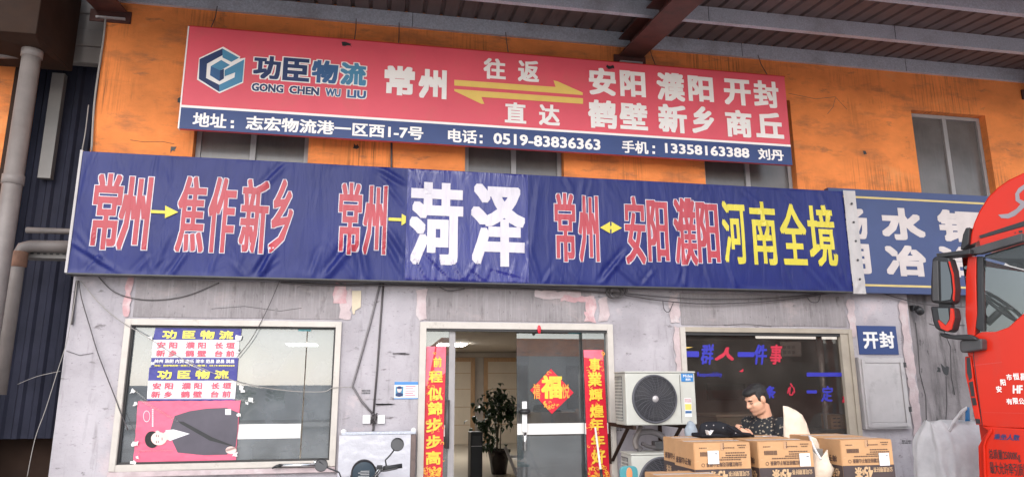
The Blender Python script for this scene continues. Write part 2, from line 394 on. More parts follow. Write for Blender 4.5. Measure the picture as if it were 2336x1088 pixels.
# ------------------------------------------------------------------ lettering
GL = {}
def glyph(s, off, shear=0.0, asp=1.0):
    """outline glyphs made bolder by stacking shifted layers 0.1 mm apart (third coordinate = layer)"""
    asp = round(asp, 2)
    k = (s, off, shear, asp)
    if k in GL: return GL[k]
    k0 = (s, None, shear)
    if k0 not in GL:
        c = bpy.data.curves.new('t', 'FONT'); c.body = s; c.resolution_u = 2; c.shear = shear
        o = bpy.data.objects.new('t', c); COL.objects.link(o)
        dg = bpy.context.evaluated_depsgraph_get()
        me = bpy.data.meshes.new_from_object(o.evaluated_get(dg))
        bm = bmesh.new(); bm.from_mesh(me)
        bmesh.ops.remove_doubles(bm, verts=bm.verts, dist=1e-4)
        bmesh.ops.dissolve_limit(bm, angle_limit=rad(3), verts=bm.verts, edges=bm.edges)
        bm.to_mesh(me); bm.free()
        GL[k0] = ([v.co.copy() for v in me.vertices], [tuple(p.vertices) for p in me.polygons])
        bpy.data.objects.remove(o); bpy.data.curves.remove(c); bpy.data.meshes.remove(me)
    v0, f0_ = GL[k0]
    sh = [(0, 0)]
    if off > 0.005:
        ox, oy = off, off * asp * 0.85
        sh += [(ox, oy), (-ox, oy), (ox, -oy), (-ox, -oy)]
        if off > 0.03: sh += [(ox, 0), (-ox, 0), (0, oy), (0, -oy)]
        if off > 0.034: sh += [(ox * q, oy * r) for q in (-.5, .5) for r in (-1, 1)] + [(ox * q, oy * r) for q in (-1, 1) for r in (-.5, .5)]
        if off > 0.06: sh += [(ox * q, oy * r) for q in (-.5, 0, .5) for r in (-1, 1)] + [(ox * q, oy * r) for q in (-1, 1) for r in (-.5, .5)]
    vs, fs = [], []
    for L, (dx, dy) in enumerate(sh):
        i = len(vs); vs += [Vector((v.x + dx, v.y + dy, L)) for v in v0]; fs += [tuple(i + q for q in f) for f in f0_]
    bb = (min(v.x for v in vs), max(v.x for v in vs), min(v.y for v in vs), max(v.y for v in vs)) if vs else (0, 1, 0, 1)
    GL[k] = (vs, fs, bb)
    return GL[k]

def letters(items, mapf, name, mat, parent, off=0.02, outer=None, warp=None, shear=0.0, flip=False):
    """items: (text, (u0,u1,v0,v1)) in the sign's own plane; mapf(u,v) -> 3D point; one mesh for each word or character"""
    last = None
    for s, (u0, u1, v0, v1) in items:
        b0 = glyph(s, 0.0, shear)[2]
        asp = ((u1 - u0) / max(1e-6, b0[1] - b0[0])) / ((v1 - v0) / max(1e-6, b0[3] - b0[2]))
        if len(s) == 1 and (b0[3] - b0[2]) < 0.3: asp = 1.0
        vs, fs, bb = glyph(s, off, shear, asp)
        ref = glyph(s, outer, shear, asp)[2] if outer is not None else bb
        vv = []
        for v in vs:
            a = (v.x - ref[0]) / max(1e-6, ref[1] - ref[0]); b = (v.y - ref[2]) / max(1e-6, ref[3] - ref[2])
            if flip: a, b = 1 - a, 1 - b
            vv.append(Vector((u0 + (u1 - u0) * a, v.z * 1e-4, v0 + (v1 - v0) * b)))
        me = bpy.data.meshes.new(name)
        me.from_pydata(vv, [], fs)
        if warp:
            bm = bmesh.new(); bm.from_mesh(me)
            x = u0
            while x < u1:
                bmesh.ops.bisect_plane(bm, geom=bm.verts[:] + bm.edges[:] + bm.faces[:], plane_co=(x, 0, 0), plane_no=(1, 0, 0)); x += 0.04
            z = v0
            while z < v1:
                bmesh.ops.bisect_plane(bm, geom=bm.verts[:] + bm.edges[:] + bm.faces[:], plane_co=(0, 0, z), plane_no=(0, 0, 1)); z += 0.04
            bm.to_mesh(me); bm.free()
        off3 = wloc(parent) if parent else Vector((0, 0, 0))
        q0 = mapf(u0, v0); nrm = (mapf(u0 + .01, v0) - q0).cross(mapf(u0, v0 + .01) - q0).normalized()
        if warp: nrm = Vector((0, -1, 0))
        for v in me.vertices: v.co = mapf(v.co.x, v.co.z) + nrm * v.co.y - off3
        me.materials.append(mat)
        last = bpy.data.objects.new(name, me); COL.objects.link(last); last.parent = parent
    return last

def pbox(zm, x0, x1, y0, y1, Y):
    """photo box on the plane y=Y -> (u0,u1,v0,v1)"""
    xm, ym = (x0 + x1) / 2, (y0 + y1) / 2
    return (P(*zm(x0, ym), Y).x, P(*zm(x1, ym), Y).x, P(*zm(xm, y1), Y).z, P(*zm(xm, y0), Y).z)
def pline(zm, L, R, Y):
    """a long straight line of writing: L=(x,top,bottom), R likewise"""
    u0 = P(*zm(L[0], (L[1] + L[2]) / 2), Y).x; u1 = P(*zm(R[0], (R[1] + R[2]) / 2), Y).x
    v1 = (P(*zm(L[0], L[1]), Y).z + P(*zm(R[0], R[1]), Y).z) / 2
    v0 = (P(*zm(L[0], L[2]), Y).z + P(*zm(R[0], R[2]), Y).z) / 2
    return (u0, u1, v0, v1)
def flat(Y):
    return lambda u, v: Vector((u, Y, v))
I_ = lambda x, y: (x, y)

def ppoly(mb, zm, pts, Y):
    p = [P(*zm(*q), Y) for q in pts]
    mb.quad(*p); return mb

def jag(x0, x1, z0, z1, Y, amp=0.03, step=0.06, seed=0):
    rnd = random.Random(seed); pts = []
    def edge(a, b):
        n = max(2, int((Vector(b) - Vector(a)).length / step))
        for k in range(n):
            t = k / n
            pts.append((a[0] + (b[0] - a[0]) * t + rnd.uniform(-amp, amp), a[1] + (b[1] - a[1]) * t + rnd.uniform(-amp, amp)))
    edge((x0, z0), (x1, z0)); edge((x1, z0), (x1, z1)); edge((x1, z1), (x0, z1)); edge((x0, z1), (x0, z0))
    return [Vector((a, Y, b)) for a, b in pts]

def wall_grid(xs, zs, holes, y0, y1):
    mb = MB(); xs = sorted(set(xs)); zs = sorted(set(zs))
    for h in holes:
        xs = sorted(set(xs) | {h[0], h[1]}); zs = sorted(set(zs) | {h[2], h[3]})
    def inside(i, j):
        if i < 0 or j < 0 or i >= len(xs) - 1 or j >= len(zs) - 1: return False
        cx, cz = (xs[i] + xs[i + 1]) / 2, (zs[j] + zs[j + 1]) / 2
        return not any(h[0] < cx < h[1] and h[2] < cz < h[3] for h in holes)
    for i in range(len(xs) - 1):
        for j in range(len(zs) - 1):
            if not inside(i, j): continue
            a, b, c, d = xs[i], xs[i + 1], zs[j], zs[j + 1]
            mb.quad((a, y0, c), (b, y0, c), (b, y0, d), (a, y0, d)); mb.quad((a, y1, d), (b, y1, d), (b, y1, c), (a, y1, c))
            if not inside(i - 1, j): mb.quad((a, y0, c), (a, y0, d), (a, y1, d), (a, y1, c))
            if not inside(i + 1, j): mb.quad((b, y0, d), (b, y0, c), (b, y1, c), (b, y1, d))
            if not inside(i, j - 1): mb.quad((a, y0, c), (a, y1, c), (b, y1, c), (b, y0, c))
            if not inside(i, j + 1): mb.quad((a, y0, d), (b, y0, d), (b, y1, d), (a, y1, d))
    return mb
def frame_rect(mb, x0, x1, z0, z1, w, y0, y1, bottom=True):
    mb.box(x0, x0 + w, y0, y1, z0, z1); mb.box(x1 - w, x1, y0, y1, z0, z1)
    mb.box(x0 + w, x1 - w, y0, y1, z1 - w, z1)
    if bottom: mb.box(x0 + w, x1 - w, y0, y1, z0, z0 + w)
    return mb

# ================================================================== SETTING
g = MB()
g.quad((-150, -260, 0), (150, -260, 0), (150, 60, 0), (-150, 60, 0))
tag(g.build('ground', M['concrete']), kind='structure')

# ------------------------------------------------------------------ the shop building
B = empty('shop_building', (1.5, 0, 0), 'long shop building with orange upper wall above a dirty pale plaster ground floor', 'building')
ZS = 3.4
lower = wall_grid([-3.1, 6.62], [0, ZS], [(-2.54, -0.42, 0.83, 2.28), (0.46, 2.64, 0, 2.29), (3.51, 5.74, 0.78, 2.27)], 0, 0.24)
lower.build('lower_wall', M['wall'], B)
gw = wall_grid([6.62, 13.0], [0, ZS], [], 0.05, 0.24); gw.build('grimy_wall', M['grime'], B)
UW = [(-2.08, -0.86), (0.92, 2.12), (3.95, 5.22), (7.04, 8.22), (10.2, 11.4)]
upper = wall_grid([-3.1, 13.0], [ZS, 6.9], [(a, b, 3.62, 5.29) for a, b in UW], 0, 0.24)
upper.build('upper_wall', M['orange'], B)
# side walls, roof slab behind the front
sw = MB(); sw.box(-3.1, -2.9, 0.24, 14, 0, 6.9); sw.build('side_wall', M['grime'], B)
sw = MB(); sw.box(12.8, 13.0, 0.24, 14, 0, 6.9); sw.build('side_wall', M['grime'], B)
sw = MB(); sw.box(-2.9, 12.8, 12.81, 13.0, 0, 6.9); sw.build('back_wall', M['room'], B)
sw = MB(); sw.box(-3.1, 13.0, -0.0, 14, 6.902, 7.1); sw.build('roof', M['siding'], B)
# lintel panels and old paint
for (x0, x1, z0, z1) in ((-2.5, -0.42, 2.325, 2.72), (0.50, 2.42, 2.33, 2.70), (3.52, 5.72, 2.32, 2.70)):
    b = MB(); b.box(x0, x1, -0.008, 0.0, z0, z1); b.build('lintel_panel', M['lintel'], B, bevel=0.003)
for k, (x0, x1, z0, z1, mt) in enumerate((
        (-2.60, -2.54, 2.33, 2.72, 'pink'), (-0.42, -0.31, 2.33, 2.66, 'palepink'), (0.40, 0.50, 2.34, 2.68, 'palepink'), (2.33, 2.46, 2.34, 2.62, 'pink'),
        (2.50, 2.62, 2.36, 2.62, 'palepink'), (3.38, 3.50, 2.33, 2.68, 'palepink'), (5.74, 5.84, 2.2, 2.66, 'palepink'),
        (6.48, 6.60, 0.4, 2.66, 'palepink'), (1.75, 2.3, 2.60, 2.69, 'palepink'), (2.05, 2.45, 2.57, 2.63, 'pink'), (3.42, 3.50, 0.8, 2.3, 'palepink'), (-0.5, -0.36, 2.5, 2.72, 'pink'))):
    p = MB(); p.quad(*jag(x0, x1, z0, z1, -0.011 - 0.0004 * k, 0.018, 0.05, k)); p.build('paint_patch', M[mt], B)
# scraped smudges: real patches of dark dirt on the plaster
for k, (px, py, wd, hg) in enumerate(((630, 708, .012, .03), (690, 655, .05, .008), (1812, 696, .015, .012),
        (915, 806, .09, .004), (880, 922, .10, .004), (1000, 690, .01, .05), (1335, 700, .008, .06), (2150, 842, .018, .03))):
    c = P(px, py, -0.02); p = MB(); p.quad(*jag(c.x - wd, c.x + wd, c.z - hg, c.z + hg, -0.0135 if c.x < 6.6 else 0.046, 0.012, 0.03, 50 + k)); p.build('dirt_mark', M['grime'] if c.x < 6.6 else M['black'], B)
hl_ = MB(); hl_.prism([P(x, y, 0.048) for x, y in ((2146, 828), (2150, 845), (2153, 852), (2159, 856), (2164, 853), (2165, 837), (2160, 834), (2156, 838), (2152, 834))], (0, .001, 0)); hl_.build('burnt_hole', M['black'], B)
for pts_ in (((2088, 735), (2094, 790), (2098, 850), (2112, 905), (2114, 990)), ((2120, 738), (2150, 748), (2168, 790), (2170, 860), (2178, 900)), ((2150, 740), (2200, 742)), ((2158, 858), (2160, 920), (2156, 985), (2163, 1050))):
    MB().tube([P(x, y, 0.049) for x, y in pts_], 0.006, 5).build('crack', M['dark'], B)
for pts_ in (((1800, 215), (1860, 228), (1905, 222), (1935, 250)), ((300, 320), (330, 326), (370, 322), (400, 330)), ((1905, 222), (1900, 245), (1885, 262)), ((480, 705), (560, 700), (640, 708), (690, 702)), ((150, 800), (182, 812), (215, 806)), ((1650, 742), (1700, 738), (1760, 745))):
    MB().tube([P(x + random.uniform(-3, 3), y + random.uniform(-2, 2), -0.0005 if y < 600 else -0.009) for x, y in pts_], 0.0025, 4).build('crack', M['dark'], B)
for bx_, by_ in ((1972, 348), (408, 230), (395, 343), (812, 336)):
    c = P(bx_, by_, 0); MB().quad(*jag(c.x - .02, c.x + .025, c.z - .02, c.z + .03, -0.003, .015, .02, bx_)).build('spalled_spot', M['black'], B)
# small stamps of faded ink on the plaster
for k, (x0, x1, y0, y1) in enumerate(((825, 845, 888, 899), (1396, 1421, 973, 983), (2057, 2080, 1003, 1012), (2086, 2098, 1031, 1040))):
    mb = MB(); n = 7; rnd = random.Random(k)
    for r in range(2):
        for c in range(n):
            fx = x0 + (x1 - x0) * (c + 0.1) / n; fx2 = x0 + (x1 - x0) * (c + 0.5 + rnd.random() * 0.4) / n
            fy = y0 + (y1 - y0) * (r + 0.1) / 2; fy2 = y0 + (y1 - y0) * (r + 0.8) / 2
            ppoly(mb, I_, ((fx, fy), (fx, fy2), (fx2, fy2), (fx2, fy)), -0.004)
    mb.build('ink_stamp', M['dark'], B)

# ------------------------------------------------------------------ ground floor rooms
r = MB(); r.box(-2.9, 3.1, 0.24, 12.8, 0.002, 0.02); r.build('interior_floor', M['tile'], B)
r = MB(); r.box(3.24, 12.8, 0.24, 12.8, 0.002, 0.02); r.build('interior_floor', M['tile'], B)
r = MB(); r.box(-2.9, 3.1, 0.24, 12.8, 2.6201, 2.6999); r.build('ceiling', M['room'], B)
r = MB(); r.box(3.24, 12.8, 0.24, 6.6, 2.62, 2.7); r.build('ceiling', M['room_dark'], B)
r = MB(); r.box(3.1, 12.8, 6.7, 12.8, 2.62, 2.7); r.build('ceiling', M['room'], B)
r = MB(); r.box(3.1, 3.24, 0.24, 6.7, 0, 2.7); r.build('partition_wall', M['room'], B)
r = MB(); r.box(3.241, 12.79, 6.6, 6.699, 0.02, 2.6); r.build('partition_wall', M['room_dark'], B)
r = MB(); r.box(3.243, 3.25, 0.25, 6.59, 0.03, 2.6); r.build('wall_lining', M['room_dark'], B)
r = MB(); r.box(-2.899, -2.89, 0.25, 12.79, 0.03, 2.6); r.build('wall_lining', M['room'], B)
r = MB(); r.box(0.5, 6.0, 12.72, 12.8, 2.47, 2.60); r.build('cornice', M['room'], B)
# cream panelled doors at the back of the hall
for (xa, xb) in ((1.50, 2.66), (3.16, 4.6), (-0.6, 0.6)):
    if xb - xa < 0.3: continue
    d = MB(); d.box(xa, xb, 12.74, 12.79, 0.03, 2.36)
    do = d.build('interior_door', M['panel_cream'], B)
    gmb = MB()
    for zz in (0.55, 1.05, 1.55, 2.0): gmb.box(xa + 0.01, xb - 0.01, 12.735, 12.7399, zz, zz + 0.015)
    gmb.build('groove', M['wood'], do)
    f = MB(); frame_rect(f, xa - 0.12, xb + 0.12, 0.03, 2.46, 0.118, 12.70, 12.76, False); f.build('trim', M['wood'], do)

# ------------------------------------------------------------------ ground-floor window on the left
W1 = frame_rect(MB(), -2.56, -0.40, 0.81, 2.30, 0.06, -0.035, 0.05).build('window', M['frame'], B, bevel=0.004)
frame_rect(MB(), -2.50, -0.46, 0.87, 2.24, 0.02, 0.0, 0.045).build('seal', M['dark_track'], W1)
YG = 0.03
MB().box(-2.48, -0.765, YG, YG + 0.008, 0.89, 2.22).build('pane', M['glass'], W1)
MB().box(-0.755, -0.48, YG + 0.012, YG + 0.02, 0.89, 2.22).build('pane', M['glass'], W1)
fz = (P(650, 999, YG).z, P(650, 966, YG).z)
MB().box(-1.7, -0.77, YG - 0.004, YG - 0.002, fz[0], fz[1]).build('film_strip', M['film'], W1)
MB().box(P(681, 748, YG).x, P(710, 748, YG).x, YG - 0.004, YG - 0.002, P(690, 755, YG).z, P(690, 746, YG).z).build('sticker', M['teal_plastic'], W1)
# entrance
D = frame_rect(MB(), 0.44, 2.66, 0.0, 2.31, 0.07, -0.035, 0.06, False).build('entrance', M['frame'], B, bevel=0.004)
MB().box(0.51, 2.59, -0.02, 0.05, 2.215, 2.24).build('track', M['dark_track'], D)
xa, xb = P(1023, 880, YG).x, P(1033, 880, YG).x
MB().box(0.51, xa, YG, YG + 0.008, 0.02, 2.215).build('glass_pane', M['glass_door'], D)
MB().box(xa + 0.002, xb + 0.02, YG - 0.01, YG + 0.05, 0.02, 2.215).build('stile', M['frame_grey'], D)
xc, xd = P(1179, 880, 0.10).x, P(1330, 880, 0.10).x
leaf = MB().box(xc, xd + 0.05, 0.10, 0.11, 0.03, 2.215).build('sliding_leaf', M['glass_door'], D)
xe = P(1331, 880, YG).x
MB().box(xe, 2.59, YG, YG + 0.008, 0.02, 2.215).build('glass_pane', M['glass_door'], D)
z0, z1 = P(1250, 990, 0.09).z, P(1250, 965, 0.09).z
MB().box(xc + 0.002, xd + 0.05, 0.094, 0.098, z0, z1).build('film_strip', M['film'], D)
for xs_ in ((xe + 0.005, 2.585), (0.515, xa - 0.005)): MB().box(xs_[0], xs_[1], YG - 0.004, YG - 0.002, z0 + .0, z1).build('film_strip', M['film'], D)
hx = P(1197, 950, 0.05).x
h = MB().box(hx - 0.028, hx + 0.028, 0.045, 0.075, P(1197, 985, .05).z, P(1197, 915, .05).z).build('door_handle', M['white'], D, bevel=0.008)
MB().tube([(hx + .005, 0.06, P(1197, 1027, .05).z), (hx + .005, 0.06, P(1197, 986, .05).z)], 0.02, 12).build('bar', M['chrome'], h, smooth=True)
MB().lathe((hx, 0.058, P(1198, 938, .05).z), [(0.03, -.03), (0.06, -.02), (0.07, 0), (0.06, .02), (0.03, .03)], 16).build('lock_loop', M['black'], h, smooth=True)
hx = P(1020, 960, 0.0).x
MB().tube([(hx, -0.01, P(1018, 1022, 0).z), (hx, -0.01, P(1025, 912, 0).z)], 0.024, 12).build('door_handle', M['dark'], D, smooth=True)
MB().box(P(1297, 757, .09).x, P(1325, 757, .09).x, 0.09, 0.098, P(1310, 761, .09).z, P(1310, 753, .09).z).build('sticker', M['teal_plastic'], D)
# office window on the right
W3 = MB()
frame_rect(W3, 3.49, 5.76, 0.76, 2.29, 0.055, -0.035, 0.05)
W3 = W3.build('window', M['frame_tan'], B, bevel=0.004)
MB().box(3.487, 3.55, -0.04, 0.0, 0.9, 2.29).build('jamb', M['frame'], W3)
MB().box(5.60, 5.705, -0.02, 0.05, 0.82, 2.235).build('jamb', M['frame_tan'], W3)
MB().box(3.55, 5.60, -0.015, 0.045, 2.20, 2.235).build('track', M['dark_track'], W3)
MB().box(3.55, 5.60, YG, YG + 0.008, 0.82, 2.20).build('pane', M['glass_dark'], W3)
zq = ZM(1540, 740, 4.945); YD = YG - 0.003
letters([(c, pbox(zq, *b, YD)) for c, b in (('一', (100, 270, 300, 365)), ('群', (285, 445, 220, 450)), ('一', (705, 895, 310, 365)), ('件', (895, 1040, 225, 450)),
         ('条', (1010, 1135, 690, 835)), ('一', (1485, 1600, 740, 775)), ('定', (1640, 1785, 690, 870)))], flat(YD), 'lettering', M['decal_blue'], W3, 0.035, shear=0.25)
letters([(c, pbox(zq, *b, YD)) for c, b in (('人', (445, 660, 255, 405)), ('事', (1065, 1215, 225, 450)), ('心', (1260, 1350, 660, 800)), ('赢', (1880, 1955, 805, 880)))], flat(YD), 'lettering', M['decal_red'], W3, 0.035, shear=0.25)
letters([('Responsibility', pbox(zq, 250, 530, 535, 600, YD))], flat(YD), 'lettering', M['decal_blue'], W3, 0.02)
p = MB(); ppoly(p, zq, ((1485, 540), (1485, 585), (1880, 585), (1880, 540)), YD); p.build('vinyl_strip', M['decal_blue'], W3)
p = MB(); ppoly(p, zq, ((720, 525), (745, 535), (770, 530), (768, 495), (748, 515)), YD); p.build('vinyl_mark', M['decal_red'], W3)
p = MB(); ppoly(p, zq, ((85, 250), (90, 275), (205, 255)), YD); p.build('vinyl_mark', M['sign_yellow'], W3)
# upper windows
for (a, b) in UW:
    wv = frame_rect(MB(), a + 0.005, b - 0.005, 3.62, 5.285, 0.05, 0.10, 0.16).build('window', M['frame_grey'], B)
    mid = a + (b - a) * 0.5
    MB().box(mid - 0.03, mid + 0.03, 0.09, 0.15, 3.67, 5.235).build('mullion', M['frame_grey'], wv)
    MB().box(a + 0.055, mid - 0.03, 0.12, 0.128, 3.67, 5.235).build('pane', M['upper_glass'], wv)
    MB().box(mid + 0.03, b - 0.055, 0.13, 0.138, 3.67, 5.235).build('pane', M['upper_glass'], wv)

# ------------------------------------------------------------------ canopy
SLP = math.tan(rad(6.5))
CE = -2.55                               # outer edge of the canopy
CN = empty('canopy', (4, -1, 5.8), 'brown corrugated canopy roof on grey purlins and dark red beams over the shop front', 'canopy')
rz = lambda y: 6.03 + SLP * y
rs = MB(); x = -3.35; pitch = 0.21
prof = []
while x < 14:
    prof += [(x, 0.0), (x + 0.150, 0.0), (x + 0.165, 0.03), (x + 0.195, 0.03)]; x += pitch
for (x0, h0), (x1, h1) in zip(prof[:-1], prof[1:]):
    rs.quad((x0, 0.0, rz(0) + h0), (x1, 0.0, rz(0) + h1), (x1, CE, rz(CE) + h1), (x0, CE, rz(CE) + h0))
rs = rs.build('roof_sheet', M['roof'], CN)
rs.modifiers.new('thick', 'SOLIDIFY').thickness = 0.004
for y in (-0.04, -0.98, -1.93, -2.5):
    pz = rz(y) - 0.005
    mb = MB(); hgt = 0.185
    mb.box(-3.3, 14, y - 0.003, y, pz - hgt, pz); mb.box(-3.3, 14, y, y + 0.06, pz - 0.003, pz); mb.box(-3.3, 14, y, y + 0.06, pz - hgt, pz - hgt + 0.003)
    mb.box(-3.3, 14, y + 0.057, y + 0.06, pz - hgt + 0.003, pz - hgt + 0.02)
    mb.build('purlin', M['purlin'], CN)
    mj = MB()
    for xj in (0.3, 4.6, 7.05): mj.box(xj + y, xj + y + 0.006, y - 0.006, y - 0.003, pz - hgt, pz)
    mj.build('splice_joint', M['dark'], CN)
for xb_ in (-3.05, 3.02, 9.1):
    mb = MB(); hb = 0.2
    def sec(y):
        z = rz(y) - 0.11
        return z
    y0, y1 = -0.02, CE
    for (xa_, xc_, d0, d1) in ((xb_ - 0.16, xb_ + 0.16, 0.0, 0.014), (xb_ - 0.16, xb_ + 0.16, -hb - 0.02, -hb), (xb_ - 0.006, xb_ + 0.006, -hb, 0.0)):
        mb.hexa([(xa_, y1, sec(y1) + d0), (xc_, y1, sec(y1) + d0), (xc_, y0, sec(y0) + d0), (xa_, y0, sec(y0) + d0),
                 (xa_, y1, sec(y1) + d1), (xc_, y1, sec(y1) + d1), (xc_, y0, sec(y0) + d1), (xa_, y0, sec(y0) + d1)])
    bo = mb.build('beam', M['beam'], CN)
    MB().box(xb_ - 0.22, xb_ + 0.2, -0.022, -0.002, sec(0) - hb - 0.14, sec(0) - hb - 0.0).build('end_plate', M['beam'], bo)
    MB().box(xb_ - 0.15, xb_ + 0.15, -0.05, -0.023, sec(0) - hb - 0.11, sec(0) - hb - 0.09).build('bolt_strip', M['steel'], bo)

# ------------------------------------------------------------------ the building on the left and the gap
LB = empty('left_building', (-4.6, 0.3, 0), 'orange neighbouring building edge seen beyond the pipes on the far left', 'building')
MB().box(-12, -4.03, 0.25, 8, 3.35, 9).build('upper_wall', M['orange'], LB)
MB().box(-12, -4.03, 0.27, 8, 0, 3.348).build('lower_wall', M['brown_steel'], LB)
MB().box(-14, -3.45, -3.4, 0.2, 7.6, 7.7).build('shade_sheet', M['roof'], LB)  # unseen sheet added to keep sky light off the left gap
MB().box(-4.03, -3.98, 0.2, 0.6, 0, 5.2).build('corner_strip', M['brown_steel'], LB)
cz = MB()
xs_ = -3.98; yy = 0.62; pr = []
while xs_ < -3.11:
    pr += [(xs_, 0), (xs_ + 0.07, 0), (xs_ + 0.095, -0.03), (xs_ + 0.135, -0.03)]; xs_ += 0.16
zb = P(60, 1000, 0.6).z
for (a, ha), (b, hb_) in zip(pr[:-1], pr[1:]):
    cz.quad((a, yy + ha, zb), (b, yy + hb_, zb), (b, yy + hb_, 6.2), (a, yy + ha, 6.2))
cz = cz.build('corrugated_sheet', M['corr']); tag(cz, 'dark blue corrugated steel sheet closing the narrow gap left of the shop', 'metal sheet')
cz.modifiers.new('t', 'SOLIDIFY').thickness = 0.006
gp = MB().box(-3.98, -3.12, 0.9, 0.95, 0, 8.5).build('gap_wall', M['brown_steel']); tag(gp, 'dark brown wall at the back of the narrow gap between the buildings', 'wall')
sd = MB()
for k in range(5):
    z = 5.22 + k * 0.2
    sd.box(-4.0, -3.12, 0.3 - 0.02 * (k % 2), 0.42, z, z + 0.198)
sd = sd.build('siding_panel', M['siding'], bevel=0.01); tag(sd, 'ribbed grey metal siding panel under the canopy above the corrugated sheet', 'siding')
# brown hopper box at the end of the gutter with its downpipe
hy = -0.75
c = P(82, 78, hy)
HP = empty('gutter_hopper', (c.x - 0.4, hy + 0.4, c.z), 'dark brown steel gutter box at the top left with funnel bottom', 'gutter')
MB().box(c.x - 1.1, c.x, hy, hy + 0.85, c.z, c.z + 2.0).build('box', M['brown_steel'], HP, bevel=0.008)
pc = P(75, 112, hy + 0.3)
MB().hexa([(pc.x - 0.12, hy + 0.18, pc.z - 0.02), (pc.x + 0.12, hy + 0.18, pc.z - 0.02), (pc.x + 0.12, hy + 0.42, pc.z - 0.02), (pc.x - 0.12, hy + 0.42, pc.z - 0.02),
           (c.x - 0.6, hy + 0.01, c.z - .001), (c.x - .01, hy + 0.01, c.z - .001), (c.x - .01, hy + 0.84, c.z - .001), (c.x - 0.6, hy + 0.84, c.z - .001)]).build('funnel', M['brown_steel'], HP)
dp = MB().tube([(pc.x, hy + 0.3, 0.0), (pc.x, hy + 0.3, pc.z - 0.03)], 0.085, 20)
for zc in (pc.z - 0.05, 3.6, 1.9): dp.lathe((pc.x, hy + 0.3, zc), [(0.085, -.05), (0.096, -.045), (0.096, .045), (0.085, .05)], 20)
dp = dp.build('downpipe', M['pipe'], smooth=True); tag(dp, 'thick dusty grey downpipe running down from the brown gutter box', 'pipe')
YB = -0.05
b0 = P(47, 565, YB)
dp = MB().tube([(b0.x, YB, P(12, 900, YB).z), (b0.x, YB, b0.z - 0.06), (b0.x + 0.02, YB, b0.z), (b0.x + 0.09, YB, b0.z + 0.02), (P(168, 552, YB).x, YB, b0.z + 0.03)], 0.06, 16)
dp = dp.build('drain_pipe', M['pipe'], smooth=True); tag(dp, 'grey drain pipe that elbows from horizontal under the banner to vertical', 'pipe')
for zc in (b0.z - 0.2,): pass
el = MB().lathe((b0.x, YB, b0.z - 0.12), [(0.062, -.08), (0.075, -.07), (0.075, .07), (0.062, .08)], 16).build('collar', M['rust'], dp, smooth=True)
YB2 = 0.0
h0 = P(50, 520, YB2)
dp = MB().tube([(h0.x, YB2 + .1, h0.z), (P(165, 521, YB2).x + .2, YB2 + .1, h0.z)], 0.032, 14).build('thin_pipe', M['pipe'], smooth=True)
tag(dp, 'thin horizontal grey pipe above the elbowed drain pipe', 'pipe')
t0 = P(58, 590, 0.1)
ct = MB().box(t0.x, -3.12, 0.02, 0.2, t0.z, t0.z + 0.012); ct.box(t0.x, -3.12, 0.02, 0.026, t0.z + 0.012, t0.z + 0.085); ct.box(t0.x, -3.12, 0.194, 0.2, t0.z + 0.012, t0.z + 0.085)
ct = ct.build('cable_tray', M['siding']); tag(ct, 'pale grey metal cable tray ledge under the horizontal pipes', 'cable tray')
sc = MB()
for k in range(7): sc.box(-3.6 + k * 0.06, -3.57 + k * 0.06, 0.017, 0.0195, t0.z + 0.035, t0.z + 0.05)
sc.build('slot', M['black'], ct)
pq = P(122, 150, 0.3)
cc = MB().box(P(100, 300, .5).x, P(100, 300, .5).x + 0.13, 0.5, 0.58, 3.9, pq.z).build('steel_column', M['siding']); tag(cc, 'grey steel channel column behind the thick downpipe', 'column')
hp2 = MB().tube([P(-40, 128, -0.2), P(66, 128, -0.2)], 0.03, 10).build('branch_pipe', M['pipe'], smooth=True); tag(hp2, 'short horizontal grey pipe meeting the top of the thick downpipe', 'pipe')

# ================================================================== BANNER (blue tarp)
YBN = -0.22
bx0, bx1, bz0, bz1 = -3.09, 5.69, 2.735, 4.005
rf = random.Random(11)
FOLDS = []
def fold(ax, az, bx, bz, wd, amp): FOLDS.append((Vector((ax, az)), Vector((bx, bz)), wd, amp))
zA = ZM(150, 330, 2.92); zB = ZM(900, 350, 2.1236)
def uv(zm, x, y):
    p = P(*zm(x, y), YBN); return (p.x, p.z)
for a, b, wd, am in ((((30, 640), (380, 870)), None, .022, .02), (((60, 560), (230, 790)), None, .02, .01), (((800, 720), (700, 870)), None, .02, .02), (((560, 740), (450, 860)), None, .02, .01),
        (((1390, 700), (1290, 880)), None, .03, .028), (((1480, 120), (1300, 300)), None, .03, .014), (((1700, 700), (1640, 870)), None, .025, .014), (((1930, 640), (1740, 880)), None, .04, .03), (((1960, 620), (2010, 880)), None, .035, .026),
        (((2080, 150), (2260, 260)), None, .03, .02), (((2100, 220), (2260, 420)), None, .025, .012), (((2150, 560), (2260, 740)), None, .03, .022), (((2120, 640), (2240, 860)), None, .025, .016), (((180, 60), (60, 520)), None, .03, .010), (((1000, 720), (960, 860)), None, .02, .012), (((250, 720), (120, 860)), None, .02, .012)):
    q = uv(zA, *a[0]); r_ = uv(zA, *a[1]); fold(*q, *r_, wd, am)
